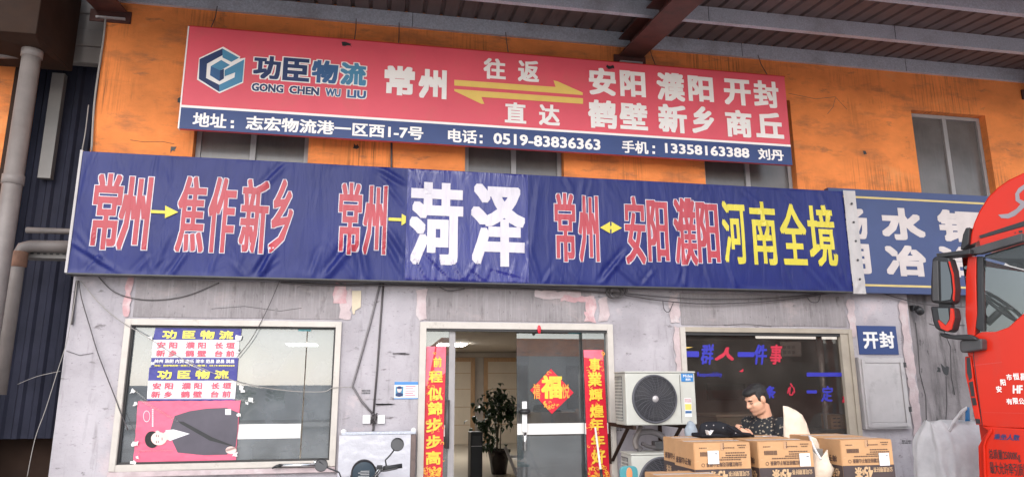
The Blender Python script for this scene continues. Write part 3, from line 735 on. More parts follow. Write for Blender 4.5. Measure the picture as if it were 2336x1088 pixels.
for a, wd, am in ((((645, 440), (700, 610)), .03, .02), (((700, 150), (650, 560)), .035, .014), (((1120, 480), (1000, 630)), .03, .026), (((1050, 520), (1180, 640)), .03, .012), (((1415, 470), (1405, 640)), .025, .02), (((1600, 480), (1660, 650)), .03, .016),
        (((1760, 240), (1850, 520)), .03, .016), (((2060, 180), (2150, 420)), .03, .014), (((2130, 420), (2190, 650)), .03, .016), (((1260, 560), (1200, 640)), .02, .012), (((850, 560), (900, 640)), .02, .012), (((820, 100), (860, 180)), .025, .012), (((760, 560), (720, 640)), .02, .014), (((1500, 540), (1540, 650)), .02, .012),
        (((90, 480), (150, 600)), .014, .016), (((140, 470), (260, 600)), .014, .018), (((200, 460), (190, 600)), .012, .016), (((270, 500), (330, 610)), .014, .014), (((350, 540), (430, 610)), .012, .012), (((480, 560), (620, 600)), .012, .012), (((70, 440), (60, 600)), .014, .014), (((420, 500), (400, 600)), .012, .01), (((600, 480), (560, 600)), .012, .012)):
    q = uv(zB, *a[0]); r_ = uv(zB, *a[1]); fold(*q, *r_, wd, am)
for k in range(46):
    x0 = rf.uniform(bx0, bx1); ln = rf.uniform(0.12, 0.5); an = rf.uniform(-0.7, 0.7)
    fold(x0, bz0 + rf.uniform(0, .05), x0 + math.sin(an) * ln, bz0 + math.cos(an) * ln, rf.uniform(.012, .03), rf.uniform(.003, .010))
for k in range(14):
    x0 = rf.uniform(bx0, bx1); ln = rf.uniform(0.15, 0.45); an = rf.uniform(-0.9, 0.9)
    fold(x0, bz1, x0 + math.sin(an) * ln, bz1 - math.cos(an) * ln, rf.uniform(.015, .03), rf.uniform(.003, .008))
def warp(x, z):
    d = 0.0; p = Vector((x, z))
    for a, b, wd, am in FOLDS:
        if min(a.x, b.x) - 4 * wd > x or x > max(a.x, b.x) + 4 * wd: continue
        ab = b - a; L2 = ab.length_squared; t = (p - a).dot(ab) / L2
        if t < -0.1 or t > 1.1: continue
        nn = (p - a) - ab * t; s = (nn.x * ab.y - nn.y * ab.x); dd = nn.length * (1 if s > 0 else -1)
        tt = max(0, min(1, t)); k = max(0, math.sin(math.pi * max(0.02, min(0.98, (t + .1) / 1.2)))) ** 0.7
        d += am * k * (math.exp(-(dd / wd) ** 2) - 0.7 * math.exp(-((dd - 1.6 * wd) / wd) ** 2))
    d += 0.010 * mnoise.noise((x * 1.1, z * 1.6, 3)) + 0.005 * mnoise.noise((x * 3.1, z * 3.0, 8))
    e = min(1, (z - bz0) / 0.03, (bz1 - z) / 0.03, (x - bx0) / 0.03, (bx1 - x) / 0.03)
    return d * max(0, e)
BN = empty('shop_banner', (1.3, YBN + 0.1, bz0), 'long wrinkled dark blue tarpaulin banner with red and yellow destinations across the shop front', 'banner')
def sheet_grid(x0, x1, z0, z1, nx, nz, Yoff, wf):
    mb = MB(); i = 0
    for a in range(nx + 1):
        for b in range(nz + 1):
            x = x0 + (x1 - x0) * a / nx; z = z0 + (z1 - z0) * b / nz
            mb.v.append(Vector((x, Yoff - wf(x, z), z)))
    for a in range(nx):
        for b in range(nz):
            mb.f.append((a * (nz + 1) + b, (a + 1) * (nz + 1) + b, (a + 1) * (nz + 1) + b + 1, a * (nz + 1) + b + 1))
    return mb
so_ = sheet_grid(bx0, bx1, bz0, bz1, 420, 64, YBN, warp).build('tarp', M['blue_tarp'], BN, smooth=True, fix=False)
MB().box(bx0 + 0.01, bx1 - 0.01, YBN + 0.03, -0.03, bz0 + 0.012, bz1 - 0.012).build('backing_frame', M['nb_blue'], BN)
MB().box(bx0 - 0.012, bx0 + 0.012, YBN - 0.008, YBN + 0.2, bz0, bz1 + 0.01).build('edge_strip', M['hem'], BN)
MB().box(bx0, bx1, YBN - 0.01, YBN + 0.15, bz0 - 0.014, bz0 - 0.001).build('bottom_rail', M['dark'], BN)
wm = lambda off: (lambda u, v: Vector((u, YBN - warp(u, v) - off, v)))
wmp = lambda off: (lambda u, v: Vector((u, YBN - warp(u, v) - off, v)))
# glossy patch
px0 = P(928, 470, YBN).x; px1 = P(1205, 500, YBN).x
pt = sheet_grid(px0, px1, bz0 + 0.012, bz1 - 0.004, 60, 60, YBN - 0.004, warp).build('patch', M['patch_tarp'], BN, smooth=True, fix=False)
A_RED = [(('常', (170, 375, 188, 705)), ('州', (350, 570, 208, 710))), (('焦', (738, 940, 208, 722)), ('作', (945, 1135, 215, 725)), ('新', (1160, 1355, 228, 730)), ('乡', (1360, 1518, 228, 728))), (('常', (1812, 1975, 250, 738)), ('州', (1978, 2142, 270, 740)))]
B_RED = [(('常', (772, 880, 190, 528)), ('州', (888, 992, 203, 530))), (('安', (1112, 1217, 207, 540)), ('阳', (1220, 1328, 225, 528)), ('濮', (1350, 1465, 215, 545)), ('阳', (1460, 1573, 235, 535)))]
OI, OO = 0.038, 0.068
for zm, gs in ((zA, A_RED), (zB, B_RED)):
    for gset in gs:
        it = [(c, pbox(zm, *b, YBN)) for c, b in gset]
        letters(it, wm(0.0035), 'lettering_outline', M['white_tarp'], BN, OO, None, warp=True)
        letters(it, wm(0.007), 'lettering', M['red_tarp'], BN, OI, OO, warp=True)
letters([(c, pbox(zB, *b, YBN)) for c, b in (('菏', (72, 332, 143, 542)), ('泽', (370, 632, 152, 548)))], wm(0.009), 'lettering', M['white_tarp'], BN, 0.045, warp=True)
letters([(c, pbox(zB, *b, YBN)) for c, b in (('河', (1588, 1702, 232, 535)), ('南', (1725, 1850, 235, 540)), ('全', (1868, 1995, 243, 540)), ('境', (2003, 2135, 250, 548)))], wm(0.005), 'lettering', M['yellow_tarp'], BN, 0.03, warp=True)
def warp_poly(zm, polys, off, name, mat):
    mb = MB()
    for pts in polys:
        n = len(mb.v); q = [P(*zm(*a), YBN) for a in pts]
        mb.quad(*[(v.x, YBN - warp(v.x, v.z) - off, v.z) for v in q])
    return mb.build(name, mat, BN)
warp_poly(zA, [((568, 437), (568, 458), (664, 462), (664, 442)), ((665, 408), (663, 492), (752, 452))], 0.012, 'arrow', M['yellow_tarp'])
warp_poly(zA, [((2150, 487), (2150, 508), (2236, 512), (2236, 491)), ((2238, 462), (2236, 540), (2264, 522), (2266, 478))], 0.012, 'arrow', M['yellow_tarp'])
warp_poly(zB, [((994, 360), (1043, 388), (1043, 332)), ((1050, 332), (1050, 388), (1100, 362)), ((1043, 352), (1043, 368), (1050, 368), (1050, 352))], 0.012, 'arrow', M['yellow_tarp'])
# white hem strip with eyelets at the right end
hm = MB()
hp = [P(*zB(x, y), YBN) for x, y in ((2172, 163), (2207, 166), (2264, 672), (2220, 664))]
HXL, HXR = 5.69, 5.86
hw = lambda x, z: 0.012 * mnoise.noise((x * 9, z * 2.5, 1)) + 0.02 * math.exp(-((z - bz0) / 0.12) ** 2) * mnoise.noise((x * 20, z * 12, 5))
sheet_grid(HXL + 0.001, HXR, bz0 - 0.03, bz1 + 0.01, 10, 60, YBN - 0.012, hw).build('hem_strip', M['hem'], BN, smooth=True, fix=False)
ey = MB()
for k in range(5): ey.lathe((5.79, YBN - 0.028, bz0 + 0.15 + 0.24 * k), [(0.0, 0), (0.012, 0), (0.014, .004), (0.014, .01)], 12, Vector((0, 1, 0)))
ey.build('eyelet', M['dark'], BN)

# ================================================================== UPPER SIGN (red over blue)
YS = -0.26
sx0, sx1, sz0, sz1 = -2.165, 5.0, 4.30, 5.485
zs_ = (P(417.6, 242, YS).z + P(1150, 292, YS).z + P(1802, 332, YS).z) / 3
SG = empty('company_sign', (1.4, YS, sz0), 'long red sign board with blue lower band listing freight routes and phone numbers', 'sign')
MB().box(sx0, sx1, YS + 0.002, YS + 0.05, sz0, sz1).build('board', M['sign_red'], SG)
MB().box(sx0 - 0.012, sx1 + 0.012, YS + 0.0025, YS + 0.055, sz1 + 0.0005, sz1 + 0.012).build('trim', M['red_dark'], SG)
MB().box(sx0 - 0.014, sx0 - 0.0005, YS - 0.002, YS + 0.055, sz0, sz1).build('trim', M['sign_white'], SG)
MB().box(sx0, sx1, YS - 0.001, YS + 0.001, sz0, zs_ - 0.014).build('blue_band', M['sign_blue'], SG)
MB().box(sx0, sx1, YS - 0.001, YS + 0.001, zs_ - 0.0135, zs_ + 0.014).build('white_stripe', M['sign_white'], SG)
z2 = ZM(400, 40, 3.115); z3 = ZM(1000, 40, 2.748)
YT = YS - 0.004; ft = flat(YT); ft2 = flat(YT - 0.003)
em = MB(); ppoly(em, z2, ((340, 209), (462, 280), (456, 296), (497, 288), (482, 466), (313, 541), (154, 444), (169, 290)), YT)
em = em.build('emblem', M['sign_white'], SG)
for pts, mt in ((((172, 298), (335, 222), (335, 270), (225, 330), (218, 432), (167, 438)), 'navy'), (((335, 222), (452, 288), (398, 318), (335, 286), (335, 270)), 'teal'),
                (((167, 438), (218, 432), (312, 480), (312, 530)), 'navy'), (((312, 480), (420, 428), (425, 392), (378, 410), (350, 420), (350, 375), (489, 300), (476, 458), (312, 530)), 'teal'),
                (((252, 348), (318, 378), (314, 455), (246, 412)), 'midblue'), (((252, 348), (326, 304), (388, 340), (318, 378)), 'teal'), (((318, 378), (345, 366), (345, 435), (314, 455)), 'navy')):
    q = MB(); ppoly(q, z2, pts, YT - 0.003); q.build('emblem_facet', M[mt], em)
u0, u1, v0, v1 = pline(z2, (548, 278, 438), (1365, 325, 488), YS)
wd = (u1 - u0) / 4.0
ch = [(c, (u0 + k * wd + 0.012, u0 + (k + 1) * wd - 0.012, v0, v1)) for k, c in enumerate('功臣物流')]
letters(ch, ft, 'lettering_outline', M['sign_white'], SG, 0.085, 0.04)
letters(ch[:2], ft2, 'lettering', M['navy'], SG, 0.04)
letters(ch[2:3], ft2, 'lettering', M['midblue'], SG, 0.04)
letters(ch[3:], ft2, 'lettering', M['teal'], SG, 0.04)
en = []
for wrd, xa_, xb_ in (('GONG', 543, 768), ('CHEN', 810, 1022), ('WU', 1068, 1175), ('LIU', 1222, 1355)):
    t = (xa_ - 543) / 812; b = (xb_ - 543) / 812
    en.append((wrd, (P(*z2(xa_, 500 + 45 * t), YS).x, P(*z2(xb_, 500 + 45 * b), YS).x) + pline(z2, (543, 475, 530), (1355, 518, 575), YS)[2:]))
letters(en, ft, 'lettering_outline', M['sign_white'], SG, 0.12, 0.042)
letters(en[:2], ft2, 'lettering', M['navy'], SG, 0.042); letters(en[2:], ft2, 'lettering', M['midblue'], SG, 0.042)
letters([('常', pbox(z2, 1485, 1702, 348, 556, YS)), ('州', pbox(z2, 1728, 1928, 372, 580, YS))], ft, 'lettering', M['sign_white'], SG, 0.045)
letters([(c, pbox(z3, *b, YS)) for c, b in (('往', (283, 422, 260, 390)), ('返', (498, 630, 273, 406)), ('直', (416, 550, 535, 664)), ('达', (630, 760, 548, 679)))], ft, 'lettering', M['sign_white'], SG, 0.035)
letters([(c, pbox(z3, *b, YS)) for c, b in (('安', (943, 1112, 320, 490)), ('阳', (1138, 1297, 338, 500)), ('濮', (1368, 1542, 350, 525)), ('阳', (1565, 1722, 370, 530)), ('开', (1790, 1957, 390, 552)), ('封', (1975, 2132, 400, 567)))], ft, 'lettering', M['sign_white'], SG, 0.04)
letters([(c, pbox(z3, *b, YS)) for c, b in (('鹤', (938, 1118, 520, 697)), ('壁', (1135, 1310, 536, 705)), ('新', (1378, 1557, 548, 724)), ('乡', (1588, 1727, 560, 729)), ('商', (1800, 1964, 583, 752)), ('丘', (1988, 2160, 598, 757)))], ft, 'lettering', M['sign_white'], SG, 0.04)
for pts in (((100, 392), (735, 437), (722, 396), (748, 402), (905, 472), (905, 488), (100, 428)), ((100, 450), (907, 508), (907, 543), (270, 500), (288, 543), (268, 542), (100, 462))):
    q = MB(); ppoly(q, z3, pts, YT); q.build('arrow', M['sign_yellow'], SG)
ad = [('地址', pline(z2, (125, 675, 780), (365, 688, 785), YS)), ('：', None), ('志宏物流港一区西1-7号', pline(z2, (503, 698, 800), (1762, 778, 872), YS)),
      ('电话', pline(z3, (60, 700, 785), (242, 708, 790), YS)), ('0519-83836363', pline(z3, (345, 727, 800), (1015, 763, 828), YS)),
      ('手机', pline(z3, (1150, 770, 850), (1315, 780, 857), YS)), ('13358163388', pline(z3, (1420, 790, 853), (1948, 820, 880), YS)), ('刘丹', pline(z3, (2003, 820, 890), (2163, 832, 902), YS))]
letters([a for a in ad if a[1]], ft, 'lettering', M['sign_white'], SG, 0.028)
dots = MB()
for zm, x0, y0 in ((z2, 405, 742), (z2, 405, 778), (z3, 268, 745), (z3, 268, 782), (z3, 1350, 812), (z3, 1350, 848)):
    c = P(*zm(x0, y0), YT); dots.box(c.x - 0.016, c.x + 0.016, YT - 0.001, YT, c.z - 0.016, c.z + 0.016)
dots.build('colon_dot', M['sign_white'], SG)
for px, py in ((792, 104), (1392, 155)):
    c = P(px, py, YT); mb = MB(); mb.quad(*jag(c.x - 0.055, c.x + 0.045, c.z - 0.012, c.z + 0.028, YT - 0.004, 0.012, 0.02, px)); mb.build('tear', M['black'], SG)
for xq in (-1.6, 1.0, 2.3, 3.6, 4.8): MB().box(xq - 0.02, xq + 0.02, YS + 0.056, -0.002, 4.9, 4.94).build('bracket', M['brown_steel'], SG)
# hanging wires
for k, (xa_, ya_, xb2, yb2) in enumerate(((480, 30, 480, 70), (810, 78, 808, 100), (909, 0, 909, 110), (1158, 90, 1160, 128), (1497, 112, 1497, 152), (1750, 105, 1752, 172))):
    a = P(xa_, ya_, -0.1); b = P(xb2, yb2, YS)
    o = MB().tube([(b.x, -0.07, 5.86), (b.x + 0.004, -0.12, 5.7), (b.x, YS + 0.02, sz1 + 0.02)], 0.005, 6).build('hanger_wire', M['cable'])
    tag(o, ('leftmost thin wire tying the red sign to the canopy', 'second thin wire from the left above the red sign', 'thin wire above the red sign over the freight emblem lettering', 'thin wire above the red sign over the two yellow arrows', 'thin wire above the red sign just right of the dark red beam', 'rightmost thin wire above the red sign')[k], 'wire', 'wires holding the red sign')

# ================================================================== NEIGHBOUR SIGN
YN = -0.14
nx0, nx1 = 5.55, 9.4
nz1 = (P(1945, 432, YN).z + P(2250, 447, YN).z) / 2; nz0 = (P(1970, 667, YN).z + P(2235, 674, YN).z) / 2
NS = empty('neighbour_sign', (7.3, YN, nz0), 'dark blue neighbouring shop sign with two gold lines and white characters', 'sign')
MB().box(nx0, nx1, YN, YN + 0.08, nz0, nz1).build('board', M['nb_blue'], NS)
zl = (P(1945, 450, YN).z + P(2240, 464, YN).z) / 2; zl2 = (P(1968, 649, YN).z + P(2240, 658, YN).z) / 2
MB().box(nx0, nx1 - .1, YN - 0.003, YN - 0.0005, zl - 0.013, zl + 0.013).build('gold_line', M['nb_gold'], NS)
MB().box(nx0, nx1 - .1, YN - 0.003, YN - 0.0005, zl2 - 0.013, zl2 + 0.013).build('gold_line', M['nb_gold'], NS)
fn = flat(YN - 0.003)
letters([(c, pbox(I_, *b, YN)) for c, b in (('扬', (1905, 1978, 473, 545)), ('水', (2010, 2108, 475, 548)), ('铜', (2140, 2240, 480, 552)))], fn, 'lettering', M['nb_white'], NS, 0.04)
letters([(c, pbox(I_, *b, YN)) for c, b in (('阴', (1905, 1985, 555, 625)), ('冶', (2020, 2112, 560, 630)), ('洽', (2140, 2230, 563, 632)), ('州', (2288, 2365, 586, 636)))], fn, 'lettering', M['nb_white'], NS, 0.04)

# small 开封 plate
YK = -0.012
KF = empty('city_plate', P(2000, 810, YK), 'small square navy plate with two white characters above the metal meter cabinet', 'sign')
kx0, kx1 = P(1958, 776, YK).x, P(2047, 776, YK).x; kz0, kz1 = P(2005, 808, YK).z, P(2000, 743, YK).z
MB().box(kx0, kx1, YK, YK + 0.01, kz0, kz1).build('board', M['sign_blue'], KF)
letters([('开', pbox(I_, 1969, 2003, 757, 795, YK)), ('封', pbox(I_, 2006, 2040, 756, 794, YK))], flat(YK - 0.003), 'lettering', M['white'], KF, 0.035)

# ================================================================== meter cabinet
YM = -0.07
mx0, mx1 = P(1967, 895, YM).x, P(2071, 895, YM).x; mz0, mz1 = P(2028, 978, YM).z, P(2010, 815, YM).z
CB = empty('meter_cabinet', ((mx0 + mx1) / 2, YM, mz0), 'flat steel meter cabinet with a framed door on the wall right of the office window', 'cabinet')
MB().box(mx0, mx1, YM, 0.0, mz0, mz1).build('case', M['steel'], CB, bevel=0.004)
dr = MB().box(mx0 + 0.075, mx1 - 0.075, YM - 0.006, YM - 0.001, mz0 + 0.08, mz1 - 0.06).build('door', M['steel'], CB, bevel=0.003)
frame_rect(MB(), mx0 + 0.025, mx1 - 0.025, mz0 + 0.025, mz1 - 0.02, 0.045, YM - 0.018, YM - 0.001).build('door_frame', M['steel'], CB, bevel=0.004)
lk = MB()
for zz in (mz0 + 0.2, mz1 - 0.12): lk.box(mx1 - 0.028, mx1 + 0.008, YM - 0.024, YM - 0.0185, zz, zz + 0.06)
lk.build('hinge', M['dark'], CB)

# ================================================================== wall bits
def cable(pts, r, name, label, mat='cable', cat='cable', Y=-0.02, smooth=True, group=None):
    q = [P(a, b, Y) if not isinstance(a, Vector) else a for a, b in pts]
    # Catmull-Rom
    out = []
    for k in range(len(q) - 1):
        p0 = q[max(k - 1, 0)]; p1 = q[k]; p2 = q[k + 1]; p3 = q[min(k + 2, len(q) - 1)]
        for s in range(6):
            t = s / 6
            out.append(0.5 * ((2 * p1) + (p2 - p0) * t + (2 * p0 - 5 * p1 + 4 * p2 - p3) * t * t + (3 * p1 - p0 - 3 * p2 + p3) * t ** 3))
    out.append(q[-1])
    o = MB().tube(out if smooth else q, r, 7).build(name, M[mat], smooth=True)
    return tag(o, label, cat, group)
cable(((869, 640), (845, 735), (820, 825), (804, 880), (825, 915), (849, 942)), 0.012, 'bent_conduit', 'grey conduit bending left on its way down to the white socket boxes', 'conduit', 'conduit', -0.014, False)
cable(((875, 640), (868, 735), (861, 835), (852, 942)), 0.011, 'straight_conduit', 'dark straight conduit running down to the white socket boxes', 'cable', 'conduit', -0.013, False)
cable(((851, 966), (852, 975), (850, 984)), 0.012, 'cable_stub', 'short black cable stub hanging under the white socket boxes', 'cable', 'cable', -0.014)
cable(((180, 640), (186, 680), (205, 745), (225, 810), (262, 905), (275, 940), (292, 980)), 0.005, 'thin_cable', 'thin dark cable falling from the banner corner to the left window', Y=-0.05)
cable(((184, 640), (230, 695), (276, 733), (330, 765), (420, 820), (540, 870), (650, 890), (735, 893), (760, 884), (803, 882)), 0.004, 'thin_cable', 'thin pale cable crossing the left window to the bent conduit', 'wire_white', Y=-0.045)
cable(((225, 632), (265, 668), (335, 684), (420, 676), (500, 645)), 0.005, 'sagging_cable', 'thin dark cable sagging in an arc above the left window', Y=-0.02)
cable(((638, 640), (610, 705), (575, 770), (540, 815)), 0.004, 'thin_cable', 'thin cable slanting from the banner to the top right of the window posters', Y=-0.05)
cable(((176, 640), (168, 700), (152, 780), (130, 850), (105, 930), (80, 1000), (62, 1086)), 0.0035, 'loose_wire', 'loose off white wire hanging down across the blue corrugated sheet', 'wire_white', Y=-0.06)
cable(((40, 876), (85, 858), (138, 846)), 0.003, 'short_wire', 'short pale wire stretched from the pipes to the shop corner', 'wire_white', Y=-0.02)
cable(((241, 38), (236, 90), (226, 155), (215, 240), (209, 345)), 0.011, 'white_cable', 'thick off white cable hanging down the left edge of the orange wall', 'wire_white', Y=-0.03)
cable(((202, 240), (195, 300), (187, 345)), 0.006, 'grey_wire', 'thin grey wire beside the thick white cable above the banner corner', 'wire_white', Y=0.0)
cable(((176, 640), (172, 665), (168, 700), (164, 740)), 0.012, 'corner_cable', 'dark bundled cable at the shop corner under the banner', 'cable', Y=-0.02)
cable(((893, 308), (893, 345), (893, 385)), 0.012, 'wall_cable', 'black cable crossing the orange gap between the two signs', 'cable', Y=-0.02)
cable(((640, 644), (760, 650), (880, 650), (1060, 654), (1250, 660), (1400, 668)), 0.011, 'cable_bundle', 'dark cable bundle sagging under the lower edge of the banner', Y=-0.05)
cable(((1400, 668), (1480, 682), (1590, 692), (1700, 690), (1800, 682), (1900, 668), (1985, 664), (2090, 690), (2160, 698), (2230, 700)), 0.007, 'long_cable', 'long sagging black cable running from the coil past the neighbour sign', Y=-0.06)
cable(((1400, 666), (1500, 676), (1620, 682), (1780, 678), (1930, 662)), 0.006, 'long_cable', 'thin upper cable strung just below the banner towards the white hem', Y=-0.055)
cable(((1512, 684), (1515, 705), (1526, 711), (1536, 690)), 0.005, 'cable_loop', 'small drooping cable loop left of the office window top', Y=-0.06)
cable(((1840, 676), (1850, 688), (1866, 688), (1872, 672)), 0.005, 'cable_loop', 'small drooping cable loop above the right of the office window', Y=-0.06)
cable(((980, 640), (1020, 662), (1060, 658)), 0.006, 'cable_loop', 'short cable dipping below the glossy patch of the banner', Y=-0.05)
co = MB(); cpt = P(1405, 664, -0.07)
rc = random.Random(4)
for k in range(7):
    path = []
    rr = 0.075 + 0.015 * rc.random(); ox, oz = rc.uniform(-.035, .035), rc.uniform(-.03, .02)
    for s in range(25):
        a = 2 * math.pi * s / 24
        path.append((cpt.x + ox + math.cos(a) * rr * 1.15, cpt.y + 0.02 * math.sin(a + k) - 0.004 * k, cpt.z + oz + math.sin(a) * rr * 0.85))
    co.tube(path, 0.006, 6, False)
tag(co.build('cable_coil', M['cable'], smooth=True), 'tangled coil of black cable hanging under the banner above the entrance corner', 'cable')
# socket boxes
for (x0, x1, lb) in ((827, 845.5, 'white socket box left of the two conduit ends'), (861, 878.5, 'white socket box right of the two conduit ends')):
    c0, c1 = P(x0, 966, -0.03), P(x1, 946, -0.03)
    e = empty('socket_box', ((c0.x + c1.x) / 2, 0, c0.z), lb, 'socket', 'socket boxes under the conduits')
    MB().box(c0.x, c1.x, -0.03, 0.0, c0.z, c1.z).build('box', M['white'], e, bevel=0.005)
    MB().box(c0.x + .012, c1.x - .012, -0.034, -0.0305, c0.z + .012, c1.z - .012).build('cover', M['white'], e, bevel=0.002)
cl = MB(); c = P(853, 955, -0.03); rk = random.Random(3)
for k in range(9):
    a = [c + Vector((rk.uniform(-.035, .035), rk.uniform(-.02, .01), rk.uniform(-.06, .06))) for _ in range(4)]
    cl.tube(a, 0.006, 6)
tag(cl.build('wire_knot', M['cable'], smooth=True), 'tangled knot of black wires between the two white socket boxes', 'wires')
# beige plate
YP = -0.012
pl = MB(); pl.prism([P(x, y, YP) for x, y in ((803, 663), (803, 706), (805, 716), (809, 716), (810, 708), (823, 700), (824, 663))], (0, 0.011, 0))
tag(pl.build('beige_plate', M['beige']), 'small beige plastic plate with a hanging tail on the wall below the banner', 'plate')
# ID notice
YI = -0.006
c0, c1 = P(899, 910, YI), P(954, 870, YI)
NT = empty('notice', ((c0.x + c1.x) / 2, YI, c0.z), 'small white notice with blue header and portrait left of the entrance', 'notice')
MB().box(c0.x, c1.x, YI, YI + 0.005, c0.z, c1.z).build('card', M['white'], NT)
hz = c1.z - (c1.z - c0.z) * 0.18
MB().box(c0.x, c1.x, YI - 0.002, YI - 0.0003, hz, c1.z - .001).build('header', M['idblue'], NT)
MB().box(c0.x, c1.x, YI - 0.002, YI - 0.0003, c0.z + .001, c0.z + 0.012).build('footer', M['idblue'], NT)
pw = c1.x - c0.x
ph = MB().box(c0.x + pw * .05, c0.x + pw * .38, YI - 0.002, YI - 0.0003, c0.z + 0.03, hz - 0.02).build('portrait', M['teal'], NT)
fc = Vector((c0.x + pw * .21, YI - 0.004, c0.z + 0.10))
MB().ball(fc, (0.024, 0.002, 0.03), 12, 6).build('face', M['poster_skin'], ph)
MB().ball(fc + Vector((0, -0.002, 0.022)), (0.027, 0.002, 0.016), 12, 6).build('hair', M['navy'], ph)
MB().ball(fc + Vector((0, 0.0, -0.052)), (0.04, 0.002, 0.022), 12, 6).build('collar', M['navy'], ph)
ln = MB()
for k in range(5): ln.box(c0.x + pw * .46, c0.x + pw * (.9 - .1 * (k % 2)), YI - 0.002, YI - 0.0003, c0.z + 0.035 + 0.024 * k, c0.z + 0.043 + 0.024 * k)
ln.build('text_line', M['poster_pink'], NT)
# black wall lamp on the grimy wall
c = P(2088, 708, -0.02)
wl = empty('wall_lamp', (c.x, 0.05, c.z), 'small black lamp housing on the grimy wall left of the truck mirror', 'lamp')
MB().box(c.x - 0.02, c.x + 0.02, -0.02, 0.05, c.z, c.z + 0.07).build('mount', M['black'], wl, bevel=0.006)
MB().lathe((c.x + 0.02, -0.06, c.z - 0.0), [(0.0, -.05), (0.045, -.05), (0.05, 0), (0.03, .06), (0.0, .06)], 16, Vector((0.2, 0.6, 0.5))).build('housing', M['black'], wl, smooth=True)

# ================================================================== couplets, posters (stuck on the glass)
def quadsheet(name, mat, parent, px, Y, zm=I_, nx=6, nz=30, amp=0.004, seed=0.0, tear=0.0):
    c = [P(*zm(*q), Y) for q in px]   # TL TR BR BL
    mb = MB()
    for a in range(nx + 1):
        for b in range(nz + 1):
            s, t = a / nx, b / nz
            p = (c[0] * (1 - s) + c[1] * s) * (1 - t) + (c[3] * (1 - s) + c[2] * s) * t
            if tear and (a in (0, nx)): p.x += random.uniform(-tear, tear)
            if tear and (b in (0, nz)): p.z += random.uniform(-tear, tear)
            mb.v.append(p + Vector((0, -amp * (0.5 + 0.5 * mnoise.noise((p.x * 6 + seed, p.z * 6, seed))), 0)))
    for a in range(nx):
        for b in range(nz):
            i = a * (nz + 1) + b
            mb.f.append((i, i + 1, i + nz + 2, i + nz + 1))
    return mb.build(name, mat, parent, smooth=True, fix=False)
YC = YG - 0.012
zc1 = ZM(940, 760, 3.32); zc2 = ZM(1310, 770, 3.418)
def swirls(zm, box, Y, n, parent, mats, seed):
    rnd = random.Random(seed)
    for mt in mats:
        mb = MB()
        for k in range(n):
            x, y = rnd.uniform(box[0], box[1]), rnd.uniform(box[2], box[3])
            c = P(*zm(x, y), Y); r0 = rnd.uniform(0.008, 0.022); a0 = rnd.uniform(0, 6)
            i = len(mb.v); m = 9
            for s in range(m + 1):
                a = a0 + 4.6 * s / m
                for rr in (r0, r0 * 0.55): mb.v.append(Vector((c.x + rr * math.cos(a), Y - 0.0002 * k, c.z + rr * math.sin(a))))
            for s in range(m): mb.f.append((i + 2 * s, i + 2 * s + 1, i + 2 * s + 3, i + 2 * s + 2))
        mb.build('flourish', M[mt], parent)
c = P(990, 1088, YC)
C1 = empty('couplet_scroll', (c.x, YC, 0.55), 'faded red paper couplet with a folded strip on the left side of the entrance', 'couplet', 'red paper couplets at the entrance')
ext = lambda a, b: (b[0] + (b[0] - a[0]) * 0.25, b[1] + (b[1] - a[1]) * 0.25)
quadsheet('paper', M['couplet'], C1, ((973, 790), (1018, 790), ext((1018, 790), (1009, 1088)), ext((973, 790), (962, 1088))), YC)
quadsheet('folded_strip', M['couplet_pink'], C1, ((973, 790), (993, 790), (975, 880), (970, 880)), YC - 0.010)
quadsheet('folded_strip', M['couplet_pink'], C1, ((996, 790), (1017, 790), (1016, 850), (988, 870)), YC - 0.006)
letters([(ch_, pbox(zc1, *b, YC)) for ch_, b in (('前', (160, 225, 180, 255)), ('程', (125, 232, 283, 372)), ('似', (118, 232, 408, 508)), ('錦', (118, 227, 518, 618)), ('步', (105, 228, 640, 748)), ('步', (105, 218, 768, 872)), ('高', (103, 217, 888, 992)))], flat(YC - 0.014), 'lettering', M['gold'], C1, 0.03)
swirls(zc1, (85, 215, 1015, 1085), YC - 0.012, 22, C1, ('gold', 'gold_red'), 2)
swirls(zc1, (112, 240, 130, 1010), YC - 0.010, 46, C1, ('gold_red',), 12)
C2 = empty('couplet_scroll', (P(1360, 1088, YC).x, YC, 0.55), 'bright red paper couplet on the right side of the entrance behind the mop handle', 'couplet', 'red paper couplets at the entrance')
quadsheet('paper', M['couplet'], C2, ((1331, 798), (1376, 798), ext((1376, 798), (1391, 1088)), ext((1331, 798), (1341, 1088))), YC)
quadsheet('faded_edge', M['couplet_pink'], C2, ((1331, 798), (1374, 798), (1376, 822), (1332, 815)), YC - 0.006)
letters([(ch_, pbox(zc2, *b, YC)) for ch_, b in (('事', (113, 202, 158, 262)), ('業', (103, 212, 268, 378)), ('輝', (113, 217, 398, 492)), ('煌', (118, 227, 518, 622)), ('年', (118, 227, 628, 722)), ('年', (128, 237, 752, 852)), ('好', (133, 242, 868, 982)))], flat(YC - 0.014), 'lettering', M['gold'], C2, 0.03)
swirls(zc2, (115, 265, 1000, 1085), YC - 0.012, 22, C2, ('gold', 'gold_red'), 5)
swirls(zc2, (98, 228, 110, 990), YC - 0.010, 46, C2, ('gold_red',), 15)
